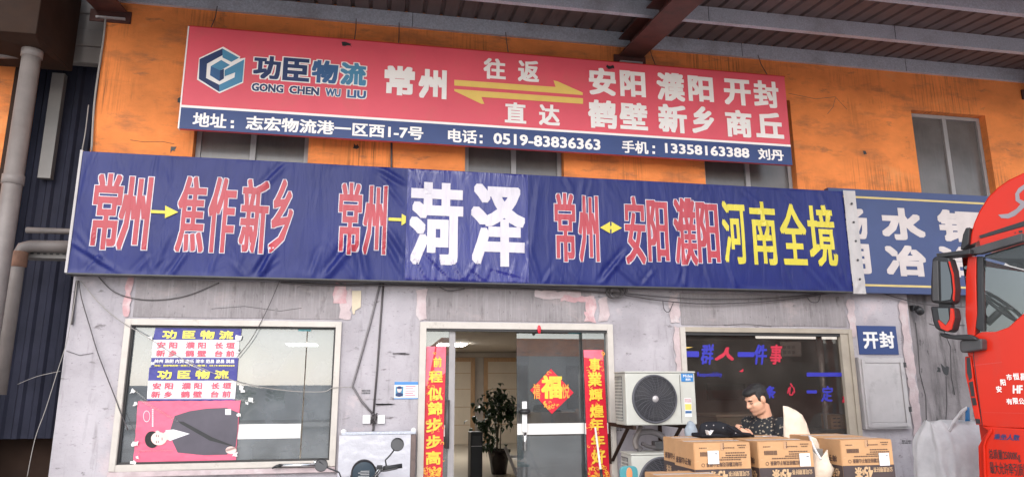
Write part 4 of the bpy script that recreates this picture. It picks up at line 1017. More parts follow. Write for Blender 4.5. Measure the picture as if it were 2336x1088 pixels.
# diamond
YF = 0.088; zf = ZM(1000, 740, 3.128)
FU = empty('fortune_diamond', P(*zf(808, 637), YF), 'red diamond paper with a large gold fortune character on the sliding glass door', 'paper sign')
q = MB(); ppoly(q, zf, ((803, 315), (655, 467), (810, 637), (966, 485)), YF); q.build('paper', M['couplet'], FU)
letters([('福', pbox(zf, 733, 882, 362, 528, YF))], flat(YF - 0.004), 'lettering', M['gold'], FU, 0.045)
letters([('禧', pbox(zf, 675, 727, 420, 530, YF)), ('悦', pbox(zf, 880, 935, 425, 525, YF))], flat(YF - 0.004), 'lettering', M['gold_red'], FU, 0.02)
swirls(zf, (755, 860, 545, 600), YF - 0.003, 10, FU, ('gold', 'gold_red'), 8)
swirls(zf, (785, 820, 338, 352), YF - 0.003, 2, FU, ('gold_red',), 9)
# posters in the left window (outside of the glass, taped)
zp = ZM(300, 730, 3.04); YO = YG - 0.008; fo = flat(YO - 0.010)
def shop_poster(name, label, quads, texts, seed):
    c = P(*zp(420, quads[-1][2][2][1]), YO)
    e = empty(name, (c.x, YO, c.z), label, 'poster', 'route posters taped to the left window')
    for nm, mt, q in quads: quadsheet(nm, M[mt], e, q, YO, zp, 14, 5, 0.008, seed)
    for s, mt, L, R in texts: letters([(s, pline(zp, L, R, YO))], fo, 'lettering', M[mt], e, 0.03)
    return e
shop_poster('route_poster', 'creased blue and white route poster at the top of the left window', [
    ('header', 'poster_blue', ((168, 50), (765, 52), (755, 135), (150, 135))), ('panel', 'poster_white', ((150, 136), (748, 136), (742, 260), (140, 260))), ('footer', 'poster_blue', ((140, 261), (742, 261), (736, 326), (134, 326)))],
    [('功 臣 物 流', 'poster_yellow', (216, 70, 132), (708, 72, 130)), ('安 阳   濮 阳   长 垣', 'poster_red', (178, 150, 196), (718, 152, 198)), ('新 乡   鹤 壁   台 前', 'poster_red', (172, 207, 252), (716, 208, 254)),
     ('林州 汤阴 内黄 南乐 清丰 范县 浚县 淇县', 'poster_white', (160, 272, 298), (716, 270, 298)), ('地址：志宏物流港一区西1-7号', 'poster_yellow', (160, 308, 320), (430, 308, 320)), ('电话：0519-83836363', 'poster_yellow', (460, 308, 320), (716, 308, 320))], 1.0)
shop_poster('route_poster', 'smooth blue and white route poster above the pink portrait poster', [
    ('header', 'poster_blue', ((124, 327), (736, 327), (730, 418), (116, 418))), ('panel', 'poster_white', ((116, 419), (728, 419), (718, 545), (108, 545))), ('footer', 'poster_blue', ((108, 546), (718, 546), (717, 556), (107, 556)))],
    [('功 臣 物 流', 'poster_yellow', (180, 347, 408), (676, 345, 406)), ('安 阳   濮 阳   长 垣', 'poster_red', (147, 432, 478), (694, 432, 478)), ('新 乡   鹤 壁   台 前', 'poster_red', (138, 490, 536), (690, 490, 536))], 5.0)
c = P(*zp(400, 1035), YO)
MP = empty('portrait_poster', (c.x, YO, c.z), 'pink poster turned sideways showing a man in a dark suit', 'poster')
quadsheet('paper', M['poster_pink'], MP, ((45, 562), (757, 556), (718, 1022), (8, 1042)), YO - 0.003, zp, 20, 14, 0.008, 3.0, 0.004)
def pp(name, mt, pts, dy, par=MP):
    q = MB(); ppoly(q, zp, pts, YO - 0.012 - dy); return q.build(name, M[mt], par)
pp('suit', 'poster_suit', ((300, 662), (400, 630), (520, 612), (660, 606), (740, 640), (735, 760), (722, 870), (660, 930), (500, 934), (320, 916), (285, 840), (268, 760)), 0)
pp('shirt', 'poster_white', ((236, 762), (290, 756), (404, 786), (330, 812), (268, 834), (238, 822)), 0.002)
pp('lapel', 'black', ((326, 700), (360, 702), (560, 810), (700, 866), (690, 872), (540, 832), (340, 716)), 0.003)
def pell(name, mt, c, rx, ry, dy, n=20):
    return pp(name, mt, [(c[0] + rx * math.cos(2 * math.pi * k / n), c[1] - ry * math.sin(2 * math.pi * k / n)) for k in range(n)], dy)
pell('hair', 'hair', (142, 826), 50, 58, 0.0025)
pell('face', 'poster_skin', (190, 820), 55, 46, 0.004)
pell('neck', 'poster_skin', (245, 800), 28, 30, 0.003)
pell('ear', 'poster_skin', (180, 773), 14, 9, 0.0035)
for cc_, rx, ry in (((172, 800), 3, 10), ((172, 843), 3, 10), ((186, 802), 3, 8), ((186, 842), 3, 8), ((212, 822), 3, 12)): pell('feature', 'poster_suit', cc_, rx, ry, 0.005, 8)
pell('hand', 'poster_skin', (690, 900), 38, 26, 0.003)
pell('seal_outline', 'poster_white', (105, 665), 24, 40, 0.001); pell('seal', 'poster_pink', (105, 665), 21, 36, 0.002)
pp('badge', 'poster_white', ((650, 615), (690, 615), (690, 655), (650, 655)), 0.003)
for k in range(9): pp('small_text', 'poster_white', ((142, 615 + k * 14), (142, 624 + k * 14), (152, 624 + k * 14), (152, 615 + k * 14)), 0.001)
# clear tape strips holding them
for k, (a, b, wd_) in enumerate((((60, 552), (320, 700), 16), ((20, 905), (290, 900), 10), ((330, 270), (520, 360), 6), ((640, 425), (910, 470), 5), ((700, 545), (860, 565), 14), ((650, 900), (745, 870), 14), ((15, 480), (110, 560), 8), ((10, 1000), (60, 900), 8))):
    dx, dy_ = b[0] - a[0], b[1] - a[1]; L = math.hypot(dx, dy_); nx_, ny_ = -dy_ / L * wd_, dx / L * wd_
    q = MB(); ppoly(q, zp, ((a[0] - nx_ / 2, a[1] - ny_ / 2), (b[0] - nx_ / 2, b[1] - ny_ / 2), (b[0] + nx_ / 2, b[1] + ny_ / 2), (a[0] + nx_ / 2, a[1] + ny_ / 2)), YO - 0.024 - 0.0005 * k)
    q.build('tape_strip', M['clear_tape'], MP)

for k, (x, y, r_) in enumerate(((8, 490, 8), (25, 580, 6), (22, 860, 9), (760, 468, 9), (770, 490, 6), (830, 552, 9), (745, 655, 7), (10, 985, 8), (90, 1040, 6), (745, 120, 10), (735, 215, 8), (150, 300, 6), (720, 930, 8), (130, 120, 7), (40, 950, 5), (800, 575, 6))):
    q = P(*zp(x, y), YO - .026); a_ = r_ * .0028
    tb_ = MB(); tb_.quad(*jag(q.x - a_, q.x + a_, q.z - a_ * .8, q.z + a_ * .8, YO - .026 - .0004 * k, a_ * .5, a_ * .6, 90 + k)); tb_.build('tape_glare', M['tape'], MP)  # white bits of tape that paint in the plastic's glare around the posters
# ================================================================== inside: lamps, plant, tower, desk
LAMPS = ((1030, 785, 'lit ceiling lamp seen through the open entrance'), (690, 785, 'lit ceiling lamp seen through the left window'))
for px, py, lb in LAMPS:
    c = PZ(px, py, 2.6)
    e = empty('ceiling_lamp', (c.x, c.y, 2.60), lb, 'lamp', 'lit ceiling lamps in the hall')
    MB().box(c.x - 0.34, c.x + 0.34, c.y - 0.40, c.y + 0.40, 2.60, 2.619).build('housing', M['white'], e)
    MB().box(c.x - 0.32, c.x + 0.32, c.y - 0.38, c.y + 0.38, 2.575, 2.599).build('diffuser', M['lamp'], e)
tb = PZ(1725, 768, 2.5); tb2 = PZ(1925, 770, 2.5)
e = empty('tube_lamp', (tb.x, tb.y, 2.5), 'long pale tube lamp under the office ceiling behind the right window', 'lamp')
MB().tube([tb, tb2], 0.03, 10).build('tube', emit('tube_light', (1, .98, .92), 0.7), e, smooth=True)
MB().box(tb.x, tb2.x, tb.y - 0.05, tb.y + 0.05, 2.535, 2.618).build('housing', M['siding'], e)
# plant
pb = PZ(1138, 1080, 0.02)
PL = empty('potted_plant', (pb.x, pb.y, 0.02), 'leafy dark green potted plant standing inside the entrance', 'plant')
MB().lathe((pb.x, pb.y, 0.02), [(0.0, 0), (0.14, 0.0), (0.17, 0.2), (0.21, 0.40), (0.225, 0.40), (0.225, 0.44), (0.19, 0.44), (0.18, 0.40), (0.0, 0.39)], 24).build('pot', M['pot'], PL, smooth=True)
st = MB(); rl = random.Random(21); tips = []
top = PZ(1138, 880, 0.02)
for k in range(4):
    x_, y_ = rl.uniform(-.05, .05), rl.uniform(-.05, .05); tx, ty = rl.uniform(-.16, .25), rl.uniform(-.15, .15)
    hh = rl.uniform(1.25, 1.6)
    pts = [(pb.x + x_ + tx * t ** 1.5, pb.y + y_ + ty * t ** 1.5, 0.42 + (hh - .42) * t) for t in (0, .25, .5, .75, 1)]
    st.tube(pts, [0.012, 0.01, 0.009, 0.007, 0.004], 7); tips.append(Vector(pts[-1]))
st.build('stem', M['stem'], PL, smooth=True)
lf = MB()
def leaf(c, ln, wd, dr):
    dr = dr.normalized(); s = dr.cross(Vector((0, 0, 1))); s = s.normalized() if s.length > 0.01 else Vector((1, 0, 0)); nrm = s.cross(dr)
    i = len(lf.v)
    for t, ww, dz in ((0, 0, 0), (.3, .8, .02), (.6, 1, .03), (.85, .5, .01), (1, 0, -.03)):
        b = c + dr * ln * t + nrm * dz
        lf.v.append(b - s * wd * ww * .5); lf.v.append(b + s * wd * ww * .5)
    for k in range(4): lf.f.append((i + 2 * k, i + 2 * k + 1, i + 2 * k + 3, i + 2 * k + 2))
def cluster(px, py, n, sp):
    c = P(px, py, pb.y)
    for _ in range(int(n * 1.35)):
        q = c + Vector((rl.gauss(0, sp), rl.gauss(0, sp), rl.gauss(0, sp * .9)))
        leaf(q, rl.uniform(.10, .17), rl.uniform(.06, .09), Vector((rl.uniform(-1, 1), rl.uniform(-1, 1), rl.uniform(-1.2, .1))))
for px, py, n, sp in ((1140, 896, 30, .09), (1125, 920, 60, .14), (1150, 925, 60, .13), (1120, 950, 60, .15), (1155, 945, 30, .08), (1108, 965, 30, .1), (1098, 980, 16, .07), (1115, 1005, 22, .1), (1128, 1010, 14, .08), (1160, 925, 24, .08)): cluster(px, py, n, sp)
lf.build('leaves', M['leaf'], PL, fix=False)
# dark tower (water dispenser) next to it
a, b = P(1074, 985, 3.9), P(1101, 985, 3.9)
WD = empty('water_dispenser', ((a.x + b.x) / 2, 4.1, 0.02), 'black floor standing water dispenser inside the entrance beside the plant', 'dispenser')
MB().box(a.x, b.x, 3.9, 4.25, 0.02, a.z).build('body', M['black'], WD, bevel=0.015)
MB().box(a.x + .03, b.x - .03, 3.893, 3.899, a.z - 0.2, a.z - 0.06).build('tap_panel', M['dark'], WD)
MB().box(a.x + .01, b.x - .01, 3.885, 3.899, a.z - 0.225, a.z - 0.215).build('tray_edge', M['steel'], WD)
# leaning folding ladder
l0 = PZ(1150, 1022, 0.75)
a = P(1158, 1022, 3.2); b = P(1180, 1085, 3.3)
LD = MB()
for dx in (0, 0.35):
    LD.tube([(a.x + dx, 3.4, a.z), (b.x + dx + .02, 2.8, 0.04)], 0.025, 8)
for t in (.2, .45, .7): LD.tube([(a.x + (b.x - a.x) * t, 3.4 - .6 * t, a.z * (1 - t) + .04 * t), (a.x + .35 + (b.x - a.x) * t, 3.4 - .6 * t, a.z * (1 - t) + .04 * t)], 0.018, 8)
tag(LD.build('step_ladder', M['steel'], smooth=True), 'low grey folding step ladder inside the entrance right of the plant', 'ladder')
# shelf with bottles seen through the sliding leaf
tbz = P(1250, 965, 1.6).z
T = empty('side_table', (2.2, 1.9, 0.02), 'low pale side table behind the sliding glass door holding small items', 'table')
MB().box(1.95, 3.0, 1.6, 2.1, tbz - 0.06, tbz - 0.03).build('tabletop', M['white'], T, bevel=0.005)
for xx, yy_ in ((2.0, 1.65), (2.95, 1.65), (2.0, 2.05), (2.95, 2.05)): MB().box(xx - .02, xx + .02, yy_ - .02, yy_ + .02, 0.02, tbz - 0.061).build('leg', M['steel'], T)
c = P(1222, 962, 1.8); y = MB().lathe((c.x, 1.8, tbz - 0.03), [(0, 0), (.09, 0), (.1, .04), (.1, .13), (.07, .17), (0, .18)], 18).build('kettle', M['sign_yellow'], smooth=True); tag(y, 'squat yellow canister on the side table behind the glass door', 'canister')
c = P(1261, 962, 1.8); y = MB().lathe((c.x, 1.8, tbz - 0.03), [(0, 0), (.035, 0), (.035, .1), (.015, .14), (.015, .19), (0, .19)], 14).build('bottle', M['steel'], smooth=True); tag(y, 'small clear bottle on the side table behind the glass door', 'bottle')
# office behind right window
dz = P(1670, 950, .5)
DK = empty('office_desk', (4.2, .8, 0.02), 'pale olive office counter behind the man at the phone', 'desk')
a, b = P(1635, 950, .5), P(1712, 950, .5)
MB().box(a.x, b.x + .3, .5, 1.1, 0.02, dz.z).build('front_panel', pm('olive_panel', (0.20, 0.18, 0.13), 0.6), DK, bevel=0.01)
MB().box(a.x - .02, b.x + .32, .48, 1.15, dz.z + .001, dz.z + 0.03).build('worktop', M['frame_tan'], DK, bevel=0.005)
a, b = P(1618, 872, 4.0), P(1705, 912, 4.0)
SH = empty('picture_frame', (a.x, 6.5, b.z), 'dark framed picture on the far wall of the office', 'picture')
a, b = P(1615, 875, 6.5), P(1705, 912, 6.5)
MB().box(a.x, b.x, 6.54, 6.598, b.z, a.z).build('frame', M['black'], SH)
MB().box(a.x + .1, b.x - .1, 6.53, 6.539, b.z + .05, a.z - .05).build('print', M['brown_steel'], SH)
a, b = P(1778, 790, 1.0), P(1822, 815, 1.0)
nt_ = MB().box(a.x, b.x + .03, 0.06, 0.065, P(1800, 812, .06).z, P(1800, 781, .06).z)
cN = empty('paper_notice', (P(1800, 812, .06).x, .06, P(1800, 812, .06).z), 'grey printed paper stuck inside the office window after the red lettering', 'notice')
a, b = P(1782, 812, .06), P(1826, 779, .06)
MB().box(a.x, b.x, 0.06, 0.063, a.z, b.z).build('sheet', M['siding'], cN)
ln = MB()
for rI in range(2):
    for cI in range(3): ln.box(a.x + .03 + cI * .06, a.x + .075 + cI * .06, 0.0585, 0.0595, a.z + .03 + rI * .06, a.z + .07 + rI * .06)
ln.build('print_block', M['dark'], cN)
a = P(1868, 800, 1.6)
cl_ = MB().tube([(P(1880, 900, .4).x, .4, 0.02), (P(1880, 900, .4).x, .4, 2.6)], 0.035, 12).build('round_pole', M['steel'], smooth=True); tag(cl_, 'round pale pole standing inside the office behind the right window', 'pole')
a, b = P(1897, 978, .3), P(1935, 945, .3)
ib = MB().box(a.x, b.x, 0.3, .5, a.z, b.z).build('small_carton', M['carton'], bevel=0.004); tag(ib, 'small brown carton on the dark shelf inside the office window', 'carton')
ib2 = MB()
for k in range(3): ib2.box(a.x + .03, a.x + .075, .296, .2985, a.z + .03 + k * .045, a.z + .045 + k * .045); ib2.box(a.x + .09, a.x + .13, .296, .2985, a.z + .03 + k * .045, a.z + .045 + k * .045)
ib2.build('print', M['print'], ib)
sh = MB().box(P(1850, 985, .27).x, P(1945, 985, .27).x, 0.27, .9, 0.02, a.z - .001).build('dark_shelf', M['dark'], bevel=0.01); tag(sh, 'dark low shelf under the right end of the office window', 'shelf')

# ================================================================== air conditioners
def ac_unit(label, fl, Wd, Hd, Dp, badge=True):
    """front lower-left corner at fl"""
    x0, y0, z0 = fl
    e = empty('air_conditioner', (x0 + Wd / 2, y0 + Dp / 2, z0), label, 'air conditioner', 'outdoor air conditioner units')
    MB().box(x0, x0 + Wd, y0, y0 + Dp, z0, z0 + Hd).build('casing', M['ac'], e, bevel=0.012)
    MB().box(x0 - 0.006, x0 + Wd + 0.006, y0 - 0.008, y0 + Dp + 0.004, z0 + Hd + 0.0005, z0 + Hd + 0.018).build('lid', M['ac'], e, bevel=0.006)
    sv_ = MB()
    sv_.box(x0 - 0.004, x0 - 0.001, y0 + 0.10, y0 + Dp - 0.02, z0 + 0.04, z0 + Hd - 0.03)
    sv_ = sv_.build('side_grille', M['ac_grille'], e)
    br = MB()
    for k in range(13): br.box(x0 - 0.008, x0 - 0.0045, y0 + 0.10, y0 + Dp - 0.02, z0 + 0.05 + k * (Hd - .1) / 13, z0 + 0.06 + k * (Hd - .1) / 13)
    for k in range(5): br.box(x0 - 0.011, x0 - 0.0085, y0 + 0.11 + k * .04, y0 + .117 + k * .04, z0 + 0.04, z0 + Hd - .04)
    br.build('bars', M['ac'], sv_)
    cx, cz_, R0 = x0 + Wd * 0.405, z0 + Hd * 0.5, Hd * 0.44
    ax = Vector((0, -1, 0))
    op = MB().lathe((cx, y0 - 0.002, cz_), [(0.0, 0.0), (R0, 0.0)], 40, ax).build('fan_opening', M['ac_fan'], e)
    gr = MB()
    for k in range(1, 15): 
        r_ = R0 * k / 14.5
        gr.tube([(cx + r_ * math.cos(2 * math.pi * s / 40), y0 - 0.022, cz_ + r_ * math.sin(2 * math.pi * s / 40)) for s in range(41)], 0.0026, 5, False)
    for k in range(24):
        a_ = 2 * math.pi * k / 24
        gr.tube([(cx + .12 * R0 * math.cos(a_), y0 - 0.024, cz_ + .12 * R0 * math.sin(a_)), (cx + .6 * R0 * math.cos(a_ + .25), y0 - 0.026, cz_ + .6 * R0 * math.sin(a_ + .25)), (cx + R0 * math.cos(a_ + .4), y0 - 0.018, cz_ + R0 * math.sin(a_ + .4))], 0.0028, 5, False)
    go = gr.build('fan_grille', M['ac_grille'], e, smooth=True)
    MB().lathe((cx, y0 - 0.02, cz_), [(0.0, .016), (0.03, .014), (0.036, 0.0)], 20, ax).build('hub_cap', M['steel'], go, smooth=True)
    rm = MB().lathe((cx, y0, cz_), [(R0 * 0.985, .003), (R0 * 0.99, .022), (R0 * 1.045, .022), (R0 * 1.07, .001)], 44, ax).build('fan_ring', M['ac_grille'], e, smooth=True)
    bl = MB()
    for k in range(3):
        a_ = 2 * math.pi * k / 3 + .4
        pts = [(cx + r_ * R0 * math.cos(a_ + t), y0 - 0.005 - dd, cz_ + r_ * R0 * math.sin(a_ + t)) for r_, t, dd in ((.15, 0, 0), (.9, -.2, .006), (.92, .55, .001), (.5, .8, 0), (.15, .8, 0))]
        bl.quad(*pts)
    bl.build('fan_blade', M['dark'], e)
    sx = x0 + Wd * 0.775
    MB().box(sx, sx + 0.004, y0 - 0.0035, y0 - 0.0005, z0 + 0.02, z0 + Hd - 0.02).build('panel_seam', M['dark'], e)
    if badge:
        bx, bz_ = x0 + Wd * 0.80, z0 + Hd * 0.83
        bd = MB().box(bx, bx + 0.135, y0 - 0.006, y0 - 0.001, bz_, bz_ + 0.085).build('badge', M['ac_blue'], e, bevel=0.002)
        letters([('Midea', (bx + .02, bx + .125, bz_ + .045, bz_ + .074))], flat(y0 - 0.008), 'lettering', M['white'], bd, 0.01)
        letters([('美的', (bx + .045, bx + .10, bz_ + .01, bz_ + .036))], flat(y0 - 0.008), 'lettering', M['white'], bd, 0.02)
        lbx = x0 + Wd * 0.83
        en_ = MB().box(lbx, lbx + 0.075, y0 - 0.004, y0 - 0.001, z0 + .08, z0 + 0.27).build('energy_label', M['white'], e)
        MB().box(lbx + .003, lbx + 0.072, y0 - 0.006, y0 - 0.0045, z0 + .15, z0 + 0.21).build('yellow_field', M['sign_yellow'], en_)
        MB().box(lbx + .003, lbx + 0.072, y0 - 0.006, y0 - 0.0045, z0 + .225, z0 + 0.265).build('pink_field', M['pink'], en_)
        MB().box(lbx + .003, lbx + 0.072, y0 - 0.006, y0 - 0.0045, z0 + .115, z0 + 0.14).build('purple_field', M['midblue'], en_)
    return e
f0 = P(1430, 970, -0.78); f1 = P(1591, 968, -0.78); ft_ = P(1430, 848, -0.78)
ACZ = (f0.z + f1.z) / 2
ac1 = ac_unit('cream outdoor air conditioner unit with blue badge on the bracket beside the entrance', (f0.x, -0.78, ACZ), f1.x - f0.x, ft_.z - ACZ - 0.01, 0.34)
g0 = P(1440, 1036, -0.74)
ac2 = ac_unit('lower outdoor air conditioner unit half hidden behind the cartons', (g0.x, -0.74, g0.z - 0.56), 0.80, 0.55, 0.32, False)
st_ = MB().box(g0.x + .05, g0.x + .12, -0.74, -0.4, 0.0, g0.z - 0.561); st_.box(g0.x + .66, g0.x + .73, -0.74, -0.4, 0.0, g0.z - 0.561)
tag(st_.build('concrete_block', M['grime']), 'pair of concrete feet under the lower air conditioner', 'block')
BR = empty('wall_bracket', (f0.x + .3, -0.3, ACZ - 0.3), 'dark triangular steel bracket carrying the upper air conditioner', 'bracket')
for xx in (f0.x + 0.06, f1.x - 0.12):
    m_ = MB().box(xx, xx + 0.035, -0.80, 0.0, ACZ - 0.04, ACZ - 0.003); m_.box(xx, xx + 0.035, -0.035, -0.001, ACZ - 0.45, ACZ - 0.041)
    m_.hexa([(xx, -0.06, ACZ - .42), (xx + .035, -0.06, ACZ - .42), (xx + .035, -0.036, ACZ - .42), (xx, -0.036, ACZ - .42), (xx, -0.6, ACZ - .041), (xx + .035, -0.6, ACZ - .041), (xx + .035, -0.57, ACZ - .041), (xx, -0.57, ACZ - .041)])
    m_.build('arm', M['brown_steel'], BR)
# insulated pipes
def pipe3(pts, r, name, label, mat):
    out = []
    q = [Vector(p) for p in pts]
    for k in range(len(q) - 1):
        p0 = q[max(k - 1, 0)]; p1 = q[k]; p2 = q[k + 1]; p3 = q[min(k + 2, len(q) - 1)]
        for s in range(7):
            t = s / 7; out.append(0.5 * ((2 * p1) + (p2 - p0) * t + (2 * p0 - 5 * p1 + 4 * p2 - p3) * t * t + (3 * p1 - p0 - 3 * p2 + p3) * t ** 3))
    out.append(q[-1])
    return tag(MB().tube(out, r, 12).build(name, M[mat], smooth=True), label, 'pipe')
YQ = -0.5
pipe3([P(1462, 1026, YQ), P(1450, 1012, YQ), P(1456, 990, YQ), P(1472, 984, YQ), P(1490, 985, YQ), P(1507, 992, YQ), P(1520, 1004, YQ)], 0.032, 'insulated_pipe', 'thick grey insulated pipe arching between the two air conditioners', 'conduit')
pipe3([P(1452, 1022, YQ - .05), P(1448, 1005, YQ - .05), P(1456, 985, YQ - .05), P(1462, 972, YQ - .02)], 0.024, 'insulated_pipe', 'grey taped pipe rising to the underside of the upper air conditioner', 'pipe')
pipe3([P(1464, 1010, YQ - .1), P(1478, 1017, YQ - .1), P(1495, 1021, YQ - .1)], 0.02, 'pipe_offcut', 'short dark pipe end lying on the lower air conditioner', 'cable')
c = P(1500, 1020, YQ); jn = MB().box(c.x - .05, c.x + .05, YQ - .05, YQ + .05, g0.z + 0.02, g0.z + .11).build('junk_block', M['dark'], bevel=0.012); tag(jn, 'small dark block on the lid of the lower air conditioner', 'block')
# grey cloth behind the cartons
def puff(name, label, cat, balls, voxel, mat, parent=None, noise_amp=0.0, nscale=8.0, smooth=3):
    mb = MB()
    for c_, r_ in balls: mb.ball(c_, r_, 20, 12)
    o = mb.build(name, M[mat], parent, fix=False)
    remesh(o, voxel, smooth)
    if noise_amp:
        for v in o.data.vertices:
            wv_ = o.matrix_world @ v.co if parent is None else v.co
            n3 = mnoise.noise_vector(v.co * nscale); n4 = mnoise.noise_vector(v.co * nscale * 2.3)
            v.co += n3 * noise_amp + n4 * noise_amp * .5
    if label: tag(o, label, cat)
    return o
c = P(1577, 985, -1.4)
puff('grey_cloth', 'crumpled grey cloth between the air conditioner and the black cap bag', 'cloth', [((c.x, -1.4, c.z), (.06, .06, .1)), ((c.x + .01, -1.4, c.z - .15), (.07, .07, .14)), ((c.x + .03, -1.42, c.z - .4), (.08, .08, .2)), ((c.x + .03, -1.42, c.z - .75), (.09, .09, .25)), ((c.x + .03, -1.42, 0.16), (.12, .12, .15))], 0.012, 'cloth_grey', None, 0.012, 14)
# teal chair
YCH = -2.2
a = P(1455, 1062, YCH)
CH = empty('teal_chair', (a.x - .12, YCH, 0), 'teal plastic chair with an orange mark on its backrest beside the cartons', 'chair')
wch = 0.15
cb = MB(); pts = []
x1_ = a.x; x0_ = a.x - wch; zt_ = a.z; zb_ = a.z - 0.38
for cx_, cz_, a0 in ((x1_ - .04, zt_ - .04, 0), (x0_ + .04, zt_ - .04, 90), (x0_ + .04, zb_ + .04, 180), (x1_ - .04, zb_ + .04, 270)):
    for s in range(6):
        q = rad(a0 + 90 * s / 5); rr = .04
        pts.append((cx_ + rr * math.cos(q), YCH, cz_ + rr * math.sin(q)))
cb.prism(pts, (0, 0.03, 0)); cb.build('backrest', M['teal_plastic'], CH, bevel=0.006)
c = P(1436, 1080, YCH - .003)
MB().ball((c.x, YCH - .002, c.z), (.026, .003, .05), 16, 8).build('mark', pm('orange_mark', (0.7, 0.25, 0.10), .5), CH, smooth=True)
MB().box(x0_, x1_, YCH + .031, YCH + .42, zb_ - .06, zb_ - .03).build('seat', M['teal_plastic'], CH, bevel=0.01)
for xx in (x0_ + .02, x1_ - .05):
    for yy_ in (YCH + .035, YCH + .38): MB().box(xx, xx + .03, yy_, yy_ + .03, 0, zb_ - .061).build('leg', M['steel'], CH)

# ================================================================== cartons
def make_carton():
    Wd, Dp, Hd = 0.415, 0.33, 0.30
    e = empty('carton', (0, 0, 0), '', 'carton', 'cartons stacked in front of the office window')
    bx_ = MB().box(0, Wd, 0, Dp, 0, Hd).build('box', M['carton'], e)
    bm = bmesh.new(); bm.from_mesh(bx_.data)
    bmesh.ops.bevel(bm, geom=bm.edges[:], offset=0.004, segments=2, affect='EDGES')
    bmesh.ops.subdivide_edges(bm, edges=[q for q in bm.edges if q.calc_length() > .05], cuts=14, use_grid_fill=True)
    for v in bm.verts:
        c0_ = v.co - Vector((Wd / 2, Dp / 2, Hd / 2)); k_ = (1 - abs(c0_.x) * 2 / Wd), (1 - abs(c0_.y) * 2 / Dp), (1 - abs(c0_.z) * 2 / Hd)
        if abs(c0_.z) > Hd * .49 and k_[0] > .02 and k_[1] > .02: v.co.z -= math.copysign(.004, c0_.z) * abs(mnoise.noise((v.co.x * 9, v.co.y * 9, 3)))
        if abs(c0_.y) > Dp * .49 and k_[0] > .02 and k_[2] > .02: v.co.y -= math.copysign(.003, c0_.y) * (mnoise.noise((v.co.x * 8, 2, v.co.z * 8)) * .5 + .5)
        if k_[0] < .04 and k_[1] < .04: v.co.x -= math.copysign(.004, c0_.x) * max(0, mnoise.noise((c0_.x * 30, c0_.y * 30, v.co.z * 14)))
    bm.to_mesh(bx_.data); bm.free()
    MB().box(Wd * .47, Wd * .53, -0.0012, -0.0005, Hd - .05, Hd - .001).build('front_tape', M['carton_top'], e)
    bh = 0.127
    bd = MB(); bd.box(0.0015, Wd - .0015, -0.0015, -0.0004, 0.002, bh); bd.box(-0.0015, -0.0004, .0, Dp - .002, .002, bh)
    bd = bd.build('print_band', M['print_band'], e)
    fl = flat(-0.0035)
    letters([('45', (.165, .235, .040, .118)), ('茶', (.09, .15, .042, .116)), ('条', (.146, .168, .060, .10))], fl, 'lettering', M['print_tan'], e, 0.04, flip=True)
    letters([('公司直销好茶', (.24, .395, .078, .112))], fl, 'lettering', M['print_tan'], e, 0.02, flip=True)
    letters([('云南红糖桂花梅子山楂茶', (.085, .345, bh + .015, bh + .045))], flat(-0.002), 'lettering', M['print'], e, 0.025, flip=True)
    t = MB(); rnd = random.Random(5)
    for zz, xa, xb in ((.184, .10, .33), (.198, .20, .375), (.212, .23, .375), (.228, .23, .37)):
        x = xa
        while x < xb:
            l = rnd.uniform(.006, .016); t.box(x, x + l, -0.002, -0.0006, zz, zz + .007); x += l + .004
    for zz, xa, xb in ((.262, .33, .375), (.277, .32, .375), (.262, .21, .29), (.263, .04, .09)): 
        x = xa
        while x < xb:
            l = rnd.uniform(.006, .012); t.box(x, x + l, -0.002, -0.0006, zz, zz + .006); x += l + .004
    x = .045
    while x < .14:
        l = rnd.uniform(.002, .006); t.box(x, x + l, -0.002, -0.0006, .212, .24); x += l + .003
    t.box(.213, .219, -.002, -.0006, .255, .268); t.box(.213, .219, -.002, -.0006, .272, .282); t.box(.213, .219, -.002, -.0006, .285, .297)
    t.build('small_print', M['print'], e)
    MB().lathe((.062, -0.0006, bh + .028), [(.009, 0), (.009, .0012), (.012, .0012), (.012, 0)], 16, Vector((0, -1, 0))).build('mark', M['print'], e)
    # side print
    sm = lambda u, v: Vector((-0.0028, Dp - u, v))
    letters([('梅子山楂茶', (.03, .28, bh + .02, bh + .065))], sm, 'lettering', M['print'], e, 0.03, flip=True)
    letters([('45条', (.20, .30, .04, .11)), ('好茶', (.05, .14, .045, .10))], sm, 'lettering', M['print_tan'], e, 0.03, flip=True)
    MB().box(.005, Wd - .005, Dp * .5 - .024, Dp * .5 + .024, Hd + .0003, Hd + .0012).build('tape', M['tape'], e)
    tp = MB().box(Wd * .47, Wd * .53, Dp * .5 - .024, Dp * .5 + .024, Hd + .0013, Hd + .0016)
    MB().box(.01, Wd - .01, Dp * .5 - .0015, Dp * .5 + .0015, Hd + .0013, Hd + .0018).build('flap_seam', M['print'], e)
    return e
proto = make_carton()
used = [0]; SHEETS = []
def put_carton(x, y, z, rz_, label, sheet=None):
    o = proto if not used[0] else copy_tree(proto)
    used[0] = 1
    o.location = (x, y, z); o.rotation_euler.z = rz_; o['label'] = label
    if sheet: SHEETS.append((o, sheet))
    return o
